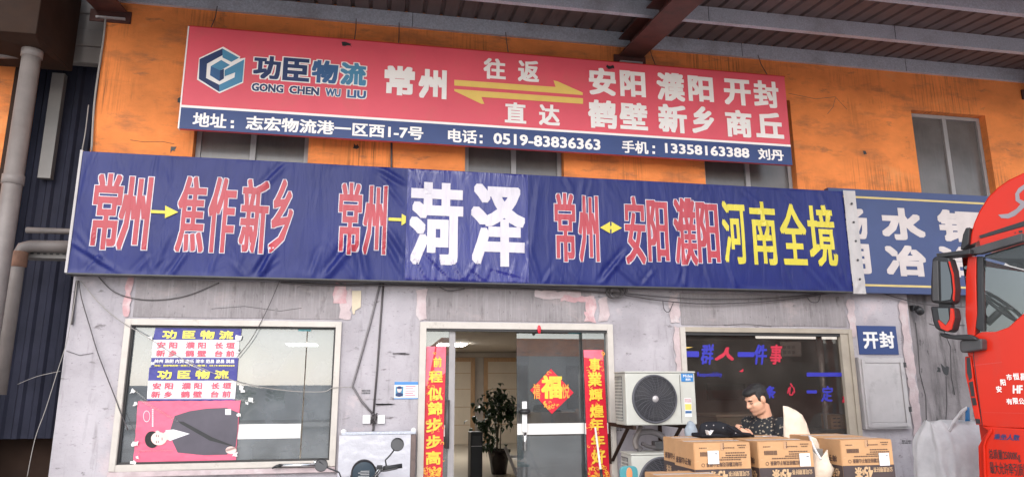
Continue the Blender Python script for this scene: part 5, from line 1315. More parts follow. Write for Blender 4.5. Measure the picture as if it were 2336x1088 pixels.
def add_sheets():
    for o, sheet in SHEETS:
        m_ = MB(); c_, s_ = sheet
        m_.v = []; m_.box(c_ - .04, c_ + .04, -0.0062, -0.0040, s_ - .043, s_ + .043)
        me = bpy.data.meshes.new('label_sheet'); me.from_pydata(m_.v, [], m_.f); me.materials.append(M['white'])
        ob = bpy.data.objects.new('label_sheet', me); COL.objects.link(ob); ob.parent = o
        m_ = MB(); m_.box(c_ + .012, c_ + .03, -0.0072, -0.0064, s_ + .02, s_ + .026)
        me = bpy.data.meshes.new('sheet_mark'); me.from_pydata(m_.v, [], m_.f); me.materials.append(M['poster_suit'])
        o2 = bpy.data.objects.new('sheet_mark', me); COL.objects.link(o2); o2.parent = ob
HC = 0.302; ZT = 0.928
xA, xB, xC = 2.118, 2.590, 3.225
put_carton(xA, -3.2, ZT, 0.0, 'left carton of the front row, white sheet left of its middle', (.137, .205))
put_carton(xB, -3.2, ZT, rad(-0.6), 'middle carton of the front row, white sheet at its lower right', (.345, .175))
put_carton(xC, -3.2, ZT, rad(0.5), 'right carton of the front row, standing beyond the gap with the cream sack', (.335, .165))
put_carton(xA + .06, -2.865, ZT, rad(0.4), 'carton directly behind the left carton, under the black cap bag')
put_carton(xB + .03, -2.865, ZT, rad(-0.3), 'carton behind the middle carton, in front of the man')
put_carton(xC + .02, -2.865, ZT, 0.0, 'carton behind the right carton of the front row')
CTB = empty('added_table', (2.9, -2.9, 0), 'unseen added table under the cartons, thin legs to brighten door reflections', 'table')  # made-up support, thin legged so the door glass reflects bright ground
MB().box(2.05, 3.75, -3.26, -2.5, ZT - 0.034, ZT - 0.004).build('tabletop', M['wood'], CTB, bevel=.005)
for xx in (2.1, 3.68):
    for yy_ in (-3.2, -2.56): MB().box(xx - .02, xx + .02, yy_ - .02, yy_ + .02, 0, ZT - 0.0345).build('leg', M['steel'], CTB)
ll = P(1468, 1073, -3.05)
put_carton(ll.x - .02, -3.42, ll.z - 0.30, rad(-2), 'low carton at the left foot of the stack, only its top in view')
LTB = empty('added_trolley', (ll.x + .2, -3.3, 0), 'unseen added trolley under the low carton, thin legs to brighten door reflections', 'trolley')  # made-up stand, kept thin so it does not darken the door reflection
MB().box(ll.x - .05, ll.x + .42, -3.46, -3.06, ll.z - .335, ll.z - .303).build('deck', M['steel'], LTB, bevel=.005)
for xx in (ll.x, ll.x + .37):
    for yy_ in (-3.42, -3.1): MB().box(xx - .015, xx + .015, yy_ - .015, yy_ + .015, 0, ll.z - .3355).build('leg', M['steel'], LTB)
add_sheets()
pz_ = ZT - HC * 3 - .004
# scraps on top of the carton
c = PZ(1757, 996, ZT + 0.30)
for k, (dx, mt, lb) in enumerate(((0, 'pink', 'small pink paper scrap on the middle cartons'), (-.04, 'white', 'small white paper scrap on the middle cartons'))):
    m_ = MB(); m_.quad(*[Vector((c.x + dx + a_, c.y + b_, ZT + .3045 + .004 * ((a_ > 0) ^ (b_ > 0)))) for a_, b_ in ((-.02, -.015), (.02, -.02), (.025, .015), (-.015, .02))])
    o = m_.build('paper_scrap', M[mt]); o.modifiers.new('t', 'SOLIDIFY').thickness = 0.001; tag(o, lb, 'paper')

# ================================================================== black cap bag on the cartons
zt = ZM(1500, 860, 4.0276)
YBG = -2.78
tz = ZT + 0.302
def bp(x, y, Y=YBG): return P(*zt(x, y), Y)
bag = empty('black_bag', (bp(600, 540).x, YBG, tz), 'black folded bag with a white tick mark lying on the cartons before the man', 'bag')
YW = YBG - 0.115
def swp(pts): return [P(*zt(*q), YW) for q in pts]
sw_ = MB(); sw_.prism(swp(((466, 486), (478, 502), (484, 512), (516, 486), (500, 512), (488, 528), (478, 530), (471, 512))), (0, 0.05, 0)); sw_.build('tick_mark', M['white'], bag)
# ================================================================== the man
O = Vector((3.31, -2.06, 0)); F = Vector((-0.95, -0.31, 0)).normalized(); Rr = Vector((F.y, -F.x, 0)); U = Vector((0, 0, 1))
def Wp(f, r, u): return O + F * f + Rr * r + U * u
PS = empty('person', O, 'man with short black hair in a black patterned shirt looking down at his phone', 'person')
tl = rad(24); HFd = Vector((-0.992, -0.12, 0)).normalized(); HR = Vector((HFd.y, -HFd.x, 0))
Hf = HFd * math.cos(tl) - U * math.sin(tl); Hu = U * math.cos(tl) + HFd * math.sin(tl)
HC_ = Wp(0.075, 0.0, 1.487)
def Hp(f, r, u): return HC_ + Hf * f + HR * r + Hu * u
HAX = (Hf, HR, Hu); BAX = (F, Rr, U)
body = MB()
def cap(mb, a, b, ra, rb, n=12):
    mb.tube([a + (b - a) * t for t in (0, .33, .67, 1)], [ra + (rb - ra) * t for t in (0, .33, .67, 1)], n); mb.ball(a, ra, n, 8); mb.ball(b, rb, n, 8)
body.ball(Hp(-.012, 0, .03), (.098, .079, .092), 24, 16, HAX)
body.ball(Hp(.022, 0, -.035), (.072, .074, .082), 20, 12, HAX)
body.ball(Hp(.052, 0, -.093), (.036, .036, .026), 14, 8, HAX)
body.ball(Hp(.018, 0, -.085), (.060, .066, .042), 14, 8, HAX)
cap(body, Hp(.088, 0, .020), Hp(.106, 0, -.022), .010, .0145); body.ball(Hp(.094, .013, -.024), .009, 8, 6); body.ball(Hp(.094, -.013, -.024), .009, 8, 6)
body.ball(Hp(.082, 0, .034), (.012, .05, .010), 12, 8, HAX)
body.ball(Hp(.087, 0, -.052), (.010, .024, .007), 12, 8, HAX); body.ball(Hp(.085, 0, -.066), (.010, .022, .008), 12, 8, HAX)
for s in (-1, 1):
    body.ball(Hp(.062, s * .036, -.022), (.024, .024, .024), 12, 8, HAX)
    body.ball(Hp(-.012, s * .080, .0), (.024, .012, .034), 12, 8, HAX)
cap(body, Hp(-.03, 0, -.06), Wp(-.02, 0, 1.29), .060, .068)
body.ball(Wp(0, 0, 1.14), (.115, .18, .19), 20, 12, BAX); body.ball(Wp(.025, 0, .97), (.135, .17, .16), 20, 12, BAX); body.ball(Wp(0, 0, .86), (.12, .165, .12), 20, 12, BAX)
SH_ = {}
hands = {1: Wp(.43, -.07, 1.25), -1: Wp(.40, -.165, 1.215)}
for s in (-1, 1):
    sh_, el, wr = Wp(-.01, s * .175, 1.265), Wp(.09, s * .235, 1.02), None
    hd = hands[s]; wr = hd - (hd - el).normalized() * .075
    SH_[s] = (sh_, el, wr, hd)
    body.ball(sh_, .068, 14, 10); cap(body, sh_, el, .054, .044); cap(body, el, wr, .043, .029)
    # palm and five fingers closing on the phone
    d = (hd - wr).normalized(); side = Rr * (-s); palm_n = (side - d * side.dot(d)).normalized(); up_ = d.cross(palm_n).normalized()
    if up_.z < 0: up_ = -up_
    body.ball(wr + d * .05, (.05, .018, .042), 14, 8, (d, palm_n, up_))
    for k, ln_ in enumerate((.062, .072, .068, .054)):
        b0 = wr + d * .088 + up_ * (.030 - .020 * k); b1 = b0 + d * ln_ * .5 + palm_n * .010; b2 = b1 + (d * .45 + palm_n * .8).normalized() * ln_ * .5
        cap(body, b0 - d * .01, b1, .0088, .0080, 8); cap(body, b1, b2, .0080, .0068, 8)
    t0_ = wr + d * .03 + up_ * .034; t1_ = t0_ + (d * .6 + up_ * .6 + palm_n * .5).normalized() * .036; t2_ = t1_ + (d * .8 + palm_n * .6).normalized() * .03
    cap(body, t0_, t1_, .011, .0095, 8); cap(body, t1_, t2_, .0095, .0078, 8)
for s in (-1, 1):
    cap(body, Wp(0, s * .095, .82), Wp(.02, s * .105, .46), .085, .056); cap(body, Wp(.02, s * .105, .46), Wp(-.015, s * .11, .09), .054, .036)
    cap(body, Wp(-.03, s * .112, .05), Wp(.15, s * .12, .04), .04, .034)
bd_ = body.build('body', M['skin'], PS, fix=False); remesh(bd_, 0.0062, 3)
shirt = MB()
shirt.ball(Wp(0, 0, 1.14), (.138, .202, .205), 24, 14, BAX); shirt.ball(Wp(.028, 0, .98), (.160, .193, .18), 24, 14, BAX); shirt.ball(Wp(.005, 0, .88), (.145, .188, .12), 20, 12, BAX)
cap(shirt, Wp(-.012, -.13, 1.255), Wp(-.012, .13, 1.255), .072, .072); cap(shirt, Wp(-.02, 0, 1.26), Wp(-.012, 0, 1.315), .10, .076)
for s in (-1, 1):
    sh_, el, wr, hd = SH_[s]; mid_ = sh_ + (el - sh_) * .78
    shirt.ball(sh_, .082, 14, 10); shirt.tube([sh_, sh_ + (mid_ - sh_) * .5, mid_], [.076, .074, .07], 14)
so2 = shirt.build('shirt', M['shirt'], PS, fix=False); remesh(so2, 0.009, 3)
for v in so2.data.vertices: v.co += mnoise.noise_vector(v.co * 11) * .006
tr = MB()
tr.ball(Wp(0, 0, .83), (.135, .18, .11), 20, 12, BAX)
for s in (-1, 1):
    cap(tr, Wp(0, s * .095, .82), Wp(.02, s * .105, .46), .10, .075); cap(tr, Wp(.02, s * .105, .46), Wp(-.015, s * .11, .10), .072, .062)
remesh(tr.build('trousers', M['trousers'], PS, fix=False), 0.012, 3)
for s in (-1, 1):
    shoe = MB(); cap(shoe, Wp(-.04, s * .112, .052), Wp(.16, s * .12, .045), .048, .04); shoe.box(0, 0.001, 0, 0.001, 0, 0.001) if False else None
    remesh(shoe.build('shoe', M['black'], PS, fix=False), 0.009, 3)
hair = MB()
hair.ball(Hp(-.026, 0, .050), (.097, .085, .088), 24, 14, HAX); hair.ball(Hp(-.062, 0, .0), (.052, .073, .088), 20, 12, HAX); hair.ball(Hp(.018, 0, .088), (.076, .070, .040), 20, 12, HAX); hair.ball(Hp(.050, 0, .082), (.044, .058, .030), 16, 10, HAX)
for s in (-1, 1): hair.ball(Hp(.012, s * .070, .03), (.018, .012, .045), 12, 8, HAX); hair.ball(Hp(-.03, s * .068, .045), (.04, .016, .04), 12, 8, HAX)
ho = hair.build('hair', M['hair'], PS, fix=False); remesh(ho, 0.007, 2)
for v in ho.data.vertices: v.co += mnoise.noise_vector(v.co * 60) * .004
for s in (-1, 1):
    eb = MB(); eb.tube([Hp(.088, s * .017, .028), Hp(.090, s * .034, .033), Hp(.078, s * .055, .027)], [.004, .0055, .003], 8); eb.build('eyebrow', M['hair'], PS, smooth=True)
    ey_ = MB(); ey_.tube([Hp(.086, s * .020, .006), Hp(.086, s * .033, .003), Hp(.076, s * .048, .006)], [.002, .0032, .002], 8); ey_.build('eye', M['hair'], PS, smooth=True)
lp = MB(); lp.tube([Hp(.0935, -.02, -.060), Hp(.098, 0, -.059), Hp(.0935, .02, -.060)], [.0015, .0025, .0015], 8); lp.build('mouth', pm('lip', (.36, .12, .09), .5), PS, smooth=True)
# phone in his hands
phc = (hands[1] + hands[-1]) / 2 + F * .03 + U * .01
PH = empty('smartphone', phc, 'black smartphone held in the hands of the man', 'phone')
pu = (F * .75 + U * .45).normalized(); pr_ = Rr; pn = pr_.cross(pu).normalized()
if pn.z < 0: pn = -pn
m_ = MB(); q = [phc + pr_ * a_ * .037 + pu * b_ * .078 + pn * c_ * .004 for c_ in (-1, 1) for a_, b_ in ((-1, -1), (1, -1), (1, 1), (-1, 1))]
m_.hexa(q); m_.build('body', M['black'], PH, bevel=0.003)
m_ = MB(); m_.quad(*[phc + pr_ * a_ * .034 + pu * b_ * .073 + pn * .0047 for a_, b_ in ((-1, -1), (1, -1), (1, 1), (-1, 1))]); m_.build('screen', M['dark'], PH)

# ================================================================== cream sack in the gap between the cartons
def sheet(pts3, thick, bulge, amp, name, mat, parent, seed=0.0, cell=0.03):
    """soft sheet with an outline on a plane y=const, bulging towards the yard, real thickness"""
    Y0 = pts3[0].y
    me = bpy.data.meshes.new(name); bm = bmesh.new()
    vs = [bm.verts.new((p.x, 0, p.z)) for p in pts3]; bm.faces.new(vs)
    xs = [p.x for p in pts3]; zs = [p.z for p in pts3]
    x = min(xs) + cell
    while x < max(xs): bmesh.ops.bisect_plane(bm, geom=bm.verts[:] + bm.edges[:] + bm.faces[:], plane_co=(x, 0, 0), plane_no=(1, 0, 0)); x += cell
    z = min(zs) + cell
    while z < max(zs): bmesh.ops.bisect_plane(bm, geom=bm.verts[:] + bm.edges[:] + bm.faces[:], plane_co=(0, 0, z), plane_no=(0, 0, 1)); z += cell
    off = wloc(parent) if parent else Vector((sum(xs) / len(xs), Y0, min(zs)))
    poly = [(p.x, p.z) for p in pts3]
    def edist(x, z):
        d = 9
        for k in range(len(poly)):
            a, b = Vector(poly[k]), Vector(poly[(k + 1) % len(poly)]); ab = b - a; t = max(0, min(1, (Vector((x, z)) - a).dot(ab) / ab.length_squared)); d = min(d, (Vector((x, z)) - a - ab * t).length)
        return d
    for v in bm.verts:
        d = edist(v.co.x, v.co.z)
        k = bulge * (1 - math.exp(-d / 0.10))
        n_ = amp * (mnoise.noise((v.co.x * 7 + seed, v.co.z * 2.5, seed)) + .5 * mnoise.noise((v.co.x * 17, v.co.z * 13 + seed, seed)))
        v.co.y = Y0 - k - n_
    for v in bm.verts: v.co -= off
    bm.to_mesh(me); bm.free(); me.materials.append(M[mat])
    for p in me.polygons: p.use_smooth = True
    o = bpy.data.objects.new(name, me); COL.objects.link(o)
    if parent: o.parent = parent
    else: o.location = off
    m = o.modifiers.new('t', 'SOLIDIFY'); m.thickness = thick; m.offset = 1.0
    return o
sheet([P(*zt(*q), YBG) for q in ((385, 548), (378, 480), (398, 430), (450, 408), (545, 404), (625, 424), (672, 462), (720, 497), (800, 520), (884, 541), (760, 552), (600, 554))], 0.012, 0.085, 0.035, 'body', 'black_cloth', bag, 11.0, 0.02)
sheet([P(*zt(*q), YBG + .06) for q in ((420, 440), (470, 412), (560, 402), (600, 412), (660, 455), (560, 520), (440, 520))], 0.012, 0.04, 0.03, 'flap', 'black_cloth', bag, 14.0, 0.02)
MB().tube([P(*zt(640, 440), YBG - .07), P(*zt(700, 480), YBG - .085), P(*zt(790, 520), YBG - .08), P(*zt(880, 538), YBG - .03)], .010, 8).build('edge_fold', M['black_cloth'], bag, smooth=True)
m_ = MB(); m_.hexa([(q.x, q.y + dy, q.z) for dy in (0,) for q in ()]) if False else None
MB().box(bp(390, 540).x, bp(860, 540).x, YBG - .02, YBG + .16, tz + .001, tz + .03).build('base', M['black_cloth'], bag, bevel=.012)
rv = MB()
for x, y in ((450, 443), (515, 440), (603, 463), (718, 512)):
    c = P(*zt(x, y), YBG - .105); rv.ball(c, .0045, 8, 6)
rv.build('rivet', M['steel'], bag, smooth=True)

YK2 = -2.52
SK = empty('cream_sack', (P(1830, 1000, YK2).x, YK2, 0.9), 'cream woven sack standing open between the cartons with its torn mouth hanging down', 'sack')
sheet([P(*zt(*q), YK2) for q in ((1155, 262), (1200, 268), (1270, 300), (1330, 345), (1365, 410), (1400, 510), (1425, 600), (1300, 640), (1160, 640), (1158, 450))], 0.012, 0.05, 0.012, 'back_flap', 'sack', SK, 1.0)
sheet([P(*zt(*q), -2.95) for q in ((1385, 530), (1455, 560), (1495, 640), (1560, 680), (1540, 760), (1490, 740), (1430, 640))], 0.01, 0.02, 0.015, 'rim_strip', 'sack', SK, 3.0)
sheet([P(*zt(*q), -3.12) for q in ((1440, 680), (1500, 740), (1560, 665), (1580, 780), (1620, 850), (1590, 940), (1450, 960), (1440, 860))], 0.012, 0.06, 0.03, 'hanging_mouth', 'sack', SK, 5.0)
sheet([P(*zt(*q), -3.0) for q in ((1425, 650), (1550, 660), (1545, 790), (1445, 800))], 0.01, 0.01, 0.01, 'inner_lining', 'siding', SK, 7.0)
MB().tube([P(*zt(1395, 540), -3.04), P(*zt(1440, 650), -3.12), P(*zt(1500, 755), -3.18)], 0.008, 8).build('hem_cord', M['white'], SK, smooth=True)

# ================================================================== red truck (its cab comes in from the right)
ANG = rad(-26); FW = Vector((math.sin(ANG), math.cos(ANG), 0)); TX = -FW; TY = Vector((0, 0, 1)).cross(TX)
TC = P(2205, 900, -2.8); TC = Vector((TC.x, TC.y, 0))
TM = Matrix(((TX.x, TY.x, 0, TC.x), (TX.y, TY.y, 0, TC.y), (0, 0, 1, 0), (0, 0, 0, 1)))
def TP(px, py, dy=0.0):
    """photo line of sight on the truck's left side plane -> local (s, dy, z)"""
    d = ray(px, py); p0 = TC + TY * dy
    t = (p0 - CAM).dot(TY) / d.dot(TY); q = CAM + d * t
    return Vector(((q - TC).dot(TX), dy, q.z))
TR = empty('truck', (0, 0, 0), 'red lorry cab with black mirrors and lettered door at the right edge', 'truck')
def tprism(name, mat, pts, d0, d1, bevel=0.0, parent=TR, smooth=False):
    m_ = MB(); m_.prism([Vector((p.x, d0, p.z)) for p in pts], (0, d1 - d0, 0)); return m_.build(name, M[mat], parent, bevel=bevel, smooth=smooth)
CW = 2.35
tp = lambda *a: [TP(*q) for q in a]
zT1 = ZM(2100, 380, 3.2); zT2 = ZM(2100, 700, 2.805)
# roof dome: sections across the cab, lower at the sides
rp_ = [TP(*zT1(*q)) for q in ((358, 572), (365, 500), (385, 420), (425, 330), (490, 225), (560, 155), (640, 100), (755, 45))]
dr_ = rp_[-1]
rp_ += [Vector((dr_.x + .25, 0, dr_.z + .12)), Vector((dr_.x + .6, 0, dr_.z + .19)), Vector((dr_.x + 1.3, 0, dr_.z + .2))]
zbase = TP(*zT1(358, 572)).z
bl_ = [TP(*zT1(*q)) for q in ((755, 400),)][0]
slope_b = (bl_.z - zbase) / max(.01, bl_.x - rp_[0].x)
m_ = MB(); secs = []
ny = 14
for p in rp_: secs.append(p)
NB = len(secs)
for j in range(ny + 1):
    t = j / ny; yv = CW * t
    k = 1 - (abs(2 * t - 1)) ** 3
    sh = 0.05 * (1 - (abs(2 * t - 1)) ** 2)
    for p in secs:
        m_.v.append(Vector((p.x - sh, yv, p.z + 0.10 * k * min(1, (p.z - zbase) / .3))))
for j in range(ny):
    for k in range(NB - 1):
        i = j * NB + k; m_.f.append((i, i + NB, i + NB + 1, i + 1))
# side skins of the dome
for yv in (0, CW):
    ids = []
    for p in secs: m_.v.append(Vector((p.x, yv, p.z))); ids.append(len(m_.v) - 1)
    zlow = lambda x: zbase + slope_b * min(x - rp_[0].x, .6)
    m_.v.append(Vector((secs[-1].x, yv, zlow(secs[-1].x)))); ids.append(len(m_.v) - 1)
    m_.v.append(Vector((rp_[0].x + .6, yv, zlow(rp_[0].x + .6)))); ids.append(len(m_.v) - 1)
    m_.f.append(tuple(ids))
roof_o = m_.build('roof_fairing', M['red'], TR, bevel=0.012)
tprism('roof_seam', 'black', tp(zT1(432, 505), zT1(440, 525), zT1(760, 435), zT1(760, 398)), -0.012, -0.001)
tprism('roof_lamp', 'black', tp(zT1(318, 500), zT1(340, 450), zT1(372, 448), zT1(360, 570), zT1(320, 610), zT1(300, 610)), -0.03, 0.12, 0.008)
tprism('roof_rail', 'red', tp(zT1(430, 530), zT1(440, 585), zT1(760, 490), zT1(760, 440)), -0.008, -0.0005)
for q in ((690, 483, 700, 490), (720, 470, 748, 485)): tprism('rail_slot', 'black', tp(zT1(q[0], q[1]), zT1(q[0], q[3]), zT1(q[2], q[3] - 4), zT1(q[2], q[1] - 4)), -0.011, -0.009)
tprism('drip_rail', 'dark', tp(zT1(130, 640), zT1(140, 668), zT1(300, 648), zT1(455, 640), zT1(760, 550), zT1(760, 490), zT1(440, 585), zT1(360, 610)), -0.05, 0.02, 0.006)
# grey swoosh decal
tprism('swoosh_decal', 'grey_decal', tp(zT1(568, 352), zT1(590, 376), zT1(640, 380), zT1(690, 360), zT1(735, 320), zT1(762, 295), zT1(762, 255), zT1(725, 240), zT1(720, 200), zT1(762, 160), zT1(762, 128), zT1(715, 160), zT1(692, 200), zT1(695, 250), zT1(730, 275), zT1(700, 310), zT1(640, 345)), -0.003, -0.0006)
# A-pillar
tprism('pillar', 'red', tp(zT1(345, 655), zT1(408, 655), zT1(405, 800), zT1(412, 1088), zT2(345, 185), zT2(300, 185), zT1(326, 1088), zT1(330, 800)), -0.001, 0.10, 0.006)
tprism('window_seal', 'black', tp(zT1(411, 655), zT1(455, 655), zT1(450, 900), zT1(460, 1088), zT2(405, 155), zT2(378, 153), zT2(352, 130), zT1(414, 1060)), 0.0, 0.06, 0.004)
# door skin below the window, with the curved sill
door = tprism('door', 'red', tp(zT2(300, 186), zT2(347, 186), zT2(360, 172), zT2(390, 160), zT2(480, 158), zT2(560, 130), zT2(612, 82), zT2(662, 38), (2420, 690), (2420, 985), zT2(662, 775), zT2(462, 770), zT2(392, 758), zT2(325, 320), zT2(300, 310)), 0.0, 0.07, 0.008)
tprism('door_gap', 'black', tp(zT2(346, 190), zT2(350, 190), zT2(342, 320), zT2(398, 755), zT2(393, 755), zT2(337, 320)), -0.0022, -0.0004, parent=door)
cr = tprism('crease', 'red_dark', tp(zT2(335, 370), zT2(335, 376), zT2(520, 356), zT2(520, 350)), -0.002, -0.0003, parent=door)
tprism('lower_seam', 'red_dark', tp(zT2(400, 672), zT2(400, 675), zT2(662, 680), zT2(662, 677)), -0.002, -0.0003, parent=door)
# side glass
tprism('window', 'glass_clear', tp(zT1(455, 655), zT1(760, 560), (2420, 575), (2420, 690), zT2(662, 38), zT2(612, 82), zT2(560, 130), zT2(480, 158), zT2(405, 155), zT1(460, 1088)), 0.03, 0.036) if False else None
gl = MB(); gl.prism([Vector((p.x, 0.03, p.z)) for p in tp(zT1(455, 655), zT1(760, 560), (2420, 575), (2420, 690), zT2(662, 38), zT2(612, 82), zT2(560, 130), zT2(480, 158), zT2(405, 155), zT1(460, 1088))], (0, .005, 0)); gl.build('side_window', M['glass_clear'], TR)
tprism('visor_shade', 'black', tp(zT1(455, 642), zT1(455, 660), zT1(600, 665), zT1(760, 668), zT1(760, 552)), 0.04, 0.9)
tprism('sun_visor', 'black', tp(zT1(510, 672), zT1(545, 695), zT1(610, 712), zT1(600, 672)), 0.3, 0.6)
# vents at the front corner
vt = tprism('corner_vent', 'red', tp(zT2(287, 318), zT2(324, 312), zT2(345, 480), zT2(392, 752), zT2(358, 752), zT2(310, 520), zT2(290, 440)), -0.012, 0.05, 0.005)
for q in (((300, 325), (320, 322), (335, 450), (318, 470), (303, 420)), ((315, 480), (340, 475), (352, 570), (330, 570)), ((330, 580), (356, 580), (366, 625), (340, 630)), ((355, 712), (384, 715), (390, 745), (362, 745))):
    tprism('slot', 'black', tp(*[zT2(*a) for a in q]), -0.018, -0.0125, parent=vt)
# lower step panel
stp = tprism('step_panel', 'red', tp(zT2(392, 762), zT2(662, 778), (2420, 990), (2420, 1180), (2240, 1180), zT2(375, 1088), zT2(368, 890), zT2(400, 830), zT2(432, 795)), -0.005, 0.30, 0.01)
tprism('step_ridge', 'red', tp(zT2(440, 790), zT2(462, 775), zT2(466, 800), zT2(432, 850), zT2(420, 890), zT2(428, 1090), zT2(410, 1090), zT2(404, 890), zT2(418, 838)), -0.03, -0.006, 0.006, parent=stp)
# cab shell
zr = TP(2330, 545).z
m_ = MB()
fx = TP(2203, 700).x; zf0 = 0.72
m_.box(0.03, 1.9, CW - 0.08, CW, zf0, 1.95); m_.box(0.9, 1.82, CW - 0.08, CW, 1.951, zbase - .02); m_.box(0.03, .12, CW - 0.08, CW, 1.951, zbase - .02); m_.box(1.82, 1.9, 0.08, CW - 0.08, zf0, zbase + .3); m_.box(0.03, 0.1, 0.08, CW - 0.08, zf0, 1.55)
m_.box(0.1, 1.82, 0.08, CW - .08, zf0, zf0 + .1)
m_.box(0.75, 1.82, 0.001, 0.079, zf0, zbase + .1)
m_.build('cab_shell', M['red'], TR)
m_ = MB(); m_.box(0.06, 0.066, 0.12, CW - 0.1, 1.55, zbase - 0.05); m_.build('windscreen', M['glass_clear'], TR)
m_ = MB(); m_.box(0.1, 0.5, 0.10, CW - 0.09, 1.3, 1.95); m_.build('dashboard', M['dark'], TR, bevel=0.04)
sc_ = TP(*zT1(470, 1010), 0.45)
m_ = MB(); ax_ = Vector((0.75, 0, .66)); rr = .2
a1 = Vector((0, 1, 0)); a2 = ax_.normalized().cross(a1)
cS = Vector((sc_.x + .12, .5, sc_.z - .03))
m_.tube([cS + (a1 * math.cos(2 * math.pi * k / 24) + a2 * math.sin(2 * math.pi * k / 24)) * rr for k in range(25)], .016, 8, False)
for k in (0, 8, 16): m_.tube([cS, cS + (a1 * math.cos(2 * math.pi * k / 24) + a2 * math.sin(2 * math.pi * k / 24)) * rr], .012, 6)
m_.tube([cS, cS - ax_.normalized() * .3], .03, 8)
m_.build('steering_wheel', M['black'], TR, smooth=True)
m_ = MB(); m_.box(0.85, 1.3, .2, .8, 1.2, 1.6); m_.box(1.15, 1.32, .2, .8, 1.6, 2.25); m_.build('seat', M['dark'], TR, bevel=.06)
# mirrors on the front left corner
MO = -0.10
mt_ = lambda *a: [TP(*q, MO) for q in a]
mr = tprism('mirror', 'black', mt_(zT1(110, 680), zT1(135, 660), zT1(235, 672), zT1(262, 760), zT1(278, 900), zT1(268, 985), zT1(245, 1005), zT1(120, 998), zT1(100, 985), zT1(100, 850)), MO - .07, MO + .06, 0.018)
tprism('mirror_back', 'dark', mt_(zT1(118, 700), zT1(160, 690), zT1(168, 985), zT1(118, 985)), MO - .085, MO - .0705, 0.006, parent=mr)
tprism('mirror_glass', 'mirror', mt_(zT1(178, 700), zT1(225, 705), zT1(250, 800), zT1(262, 920), zT1(250, 975), zT1(185, 985)), MO - .083, MO - .0705, parent=mr)
tprism('cab_reflection', 'red', mt_(zT1(236, 700), zT1(243, 698), zT1(270, 790), zT1(281, 905), zT1(275, 985), zT1(267, 972), zT1(272, 900), zT1(262, 800)), MO - .086, MO - .0705, parent=mr)  # red reflection of the cab, painted along the mirror edge
ms = tprism('mirror', 'black', mt_(zT1(95, 1022), zT1(265, 1030), zT2(240, 30), zT2(246, 70), zT2(228, 150), zT2(205, 165), zT2(150, 155), zT2(115, 140), zT2(98, 90)), MO - .07, MO + .06, 0.018)
tprism('mirror_glass', 'mirror', mt_(zT2(138, 12), zT2(205, 12), zT2(212, 80), zT2(190, 118), zT2(150, 85)), MO - .083, MO - .0705, parent=ms)
tprism('cab_reflection', 'red', mt_(zT2(220, 12), zT2(238, 15), zT2(244, 75), zT2(225, 145), zT2(200, 158), zT2(160, 140), zT2(140, 90), zT2(150, 88), zT2(190, 122), zT2(216, 85)), MO - .086, MO - .0705, parent=ms)  # painted cab reflection on the lower mirror
tprism('mirror_arm', 'black', mt_(zT2(128, 165), zT2(160, 168), zT2(210, 180), zT2(320, 175), zT2(362, 195), zT2(375, 215), zT2(330, 215), zT2(240, 210), zT2(170, 200), zT2(135, 185)), MO - .03, MO + .03, 0.01)
tprism('mirror_mount', 'dark', tp(zT2(285, 225), zT2(300, 212), zT2(425, 205), zT2(430, 220), zT2(430, 275), zT2(300, 296), zT2(287, 280)), -.11, -0.001, 0.012)
tprism('mirror_link', 'black', mt_(zT1(145, 1000), zT1(238, 1005), zT1(238, 1030), zT1(145, 1026)), MO - .03, MO + .03)
tprism('upper_arm', 'black', mt_(zT1(125, 640), zT1(140, 668), zT1(300, 648), zT1(370, 640), zT1(370, 600), zT1(300, 618)), MO - .02, 0.02, 0.006)
# door lettering
dl = lambda dy: (lambda u, v: Vector((u, -dy, v)))
def tbox(zm, x0, x1, y0, y1):
    xm, ym = (x0 + x1) / 2, (y0 + y1) / 2
    return (TP(*zm(x0, ym)).x, TP(*zm(x1, ym)).x, TP(*zm(xm, y1)).z, TP(*zm(xm, y0)).z)
letters([(c_, tbox(zT2, *b)) for c_, b in (('安', (485, 520, 505, 545)), ('阳', (512, 545, 462, 502)), ('市', (550, 585, 428, 468)), ('恒', (592, 632, 422, 466)), ('昌', (640, 680, 424, 468)), ('有', (550, 588, 585, 622)), ('限', (592, 626, 580, 620)), ('公', (630, 664, 582, 622)), ('司', (668, 702, 584, 624)))], dl(.003), 'lettering', M['sign_white'], door, 0.03)
letters([('HF', tbox(zT2, 588, 658, 500, 552))], dl(.003), 'lettering', M['sign_white'], door, 0.045, shear=.2)
letters([('乘坐人数', tbox(zT2, 470, 640, 812, 850))], dl(.009), 'lettering', M['navy'], stp, 0.03, shear=.3)
letters([('总质量25000Kg', tbox(zT2, 442, 640, 912, 985)), ('最大允许牵引质量', tbox(zT2, 448, 690, 995, 1072))], dl(.009), 'lettering', M['black'], stp, 0.015)
# wheel and chassis under the cab
m_ = MB(); m_.lathe((0.95, 0.02, 0.5), [(0, 0), (.28, 0), (.30, .04), (.48, .02), (.5, .06), (.5, .26), (.48, .30), (0, .30)], 32, Vector((0, 1, 0))); wh = m_.build('wheel', M['tread'], TR, smooth=True)
m_ = MB(); m_.lathe((0.95, 0.0, 0.5), [(0, .0), (.08, -.02), (.1, .03), (.24, .05), (.27, .01)], 24, Vector((0, 1, 0))); m_.build('hub', M['steel'], wh, smooth=True)
m_ = MB(); m_.box(0.0, 0.42, 0.02, CW, 0.30, .70); m_.build('bumper', M['dark'], TR, bevel=.04)
m_ = MB(); m_.box(0.43, 3.2, .7, 1.65, .5, .71); m_.build('chassis', M['dark'], TR)
TR.matrix_world = TM

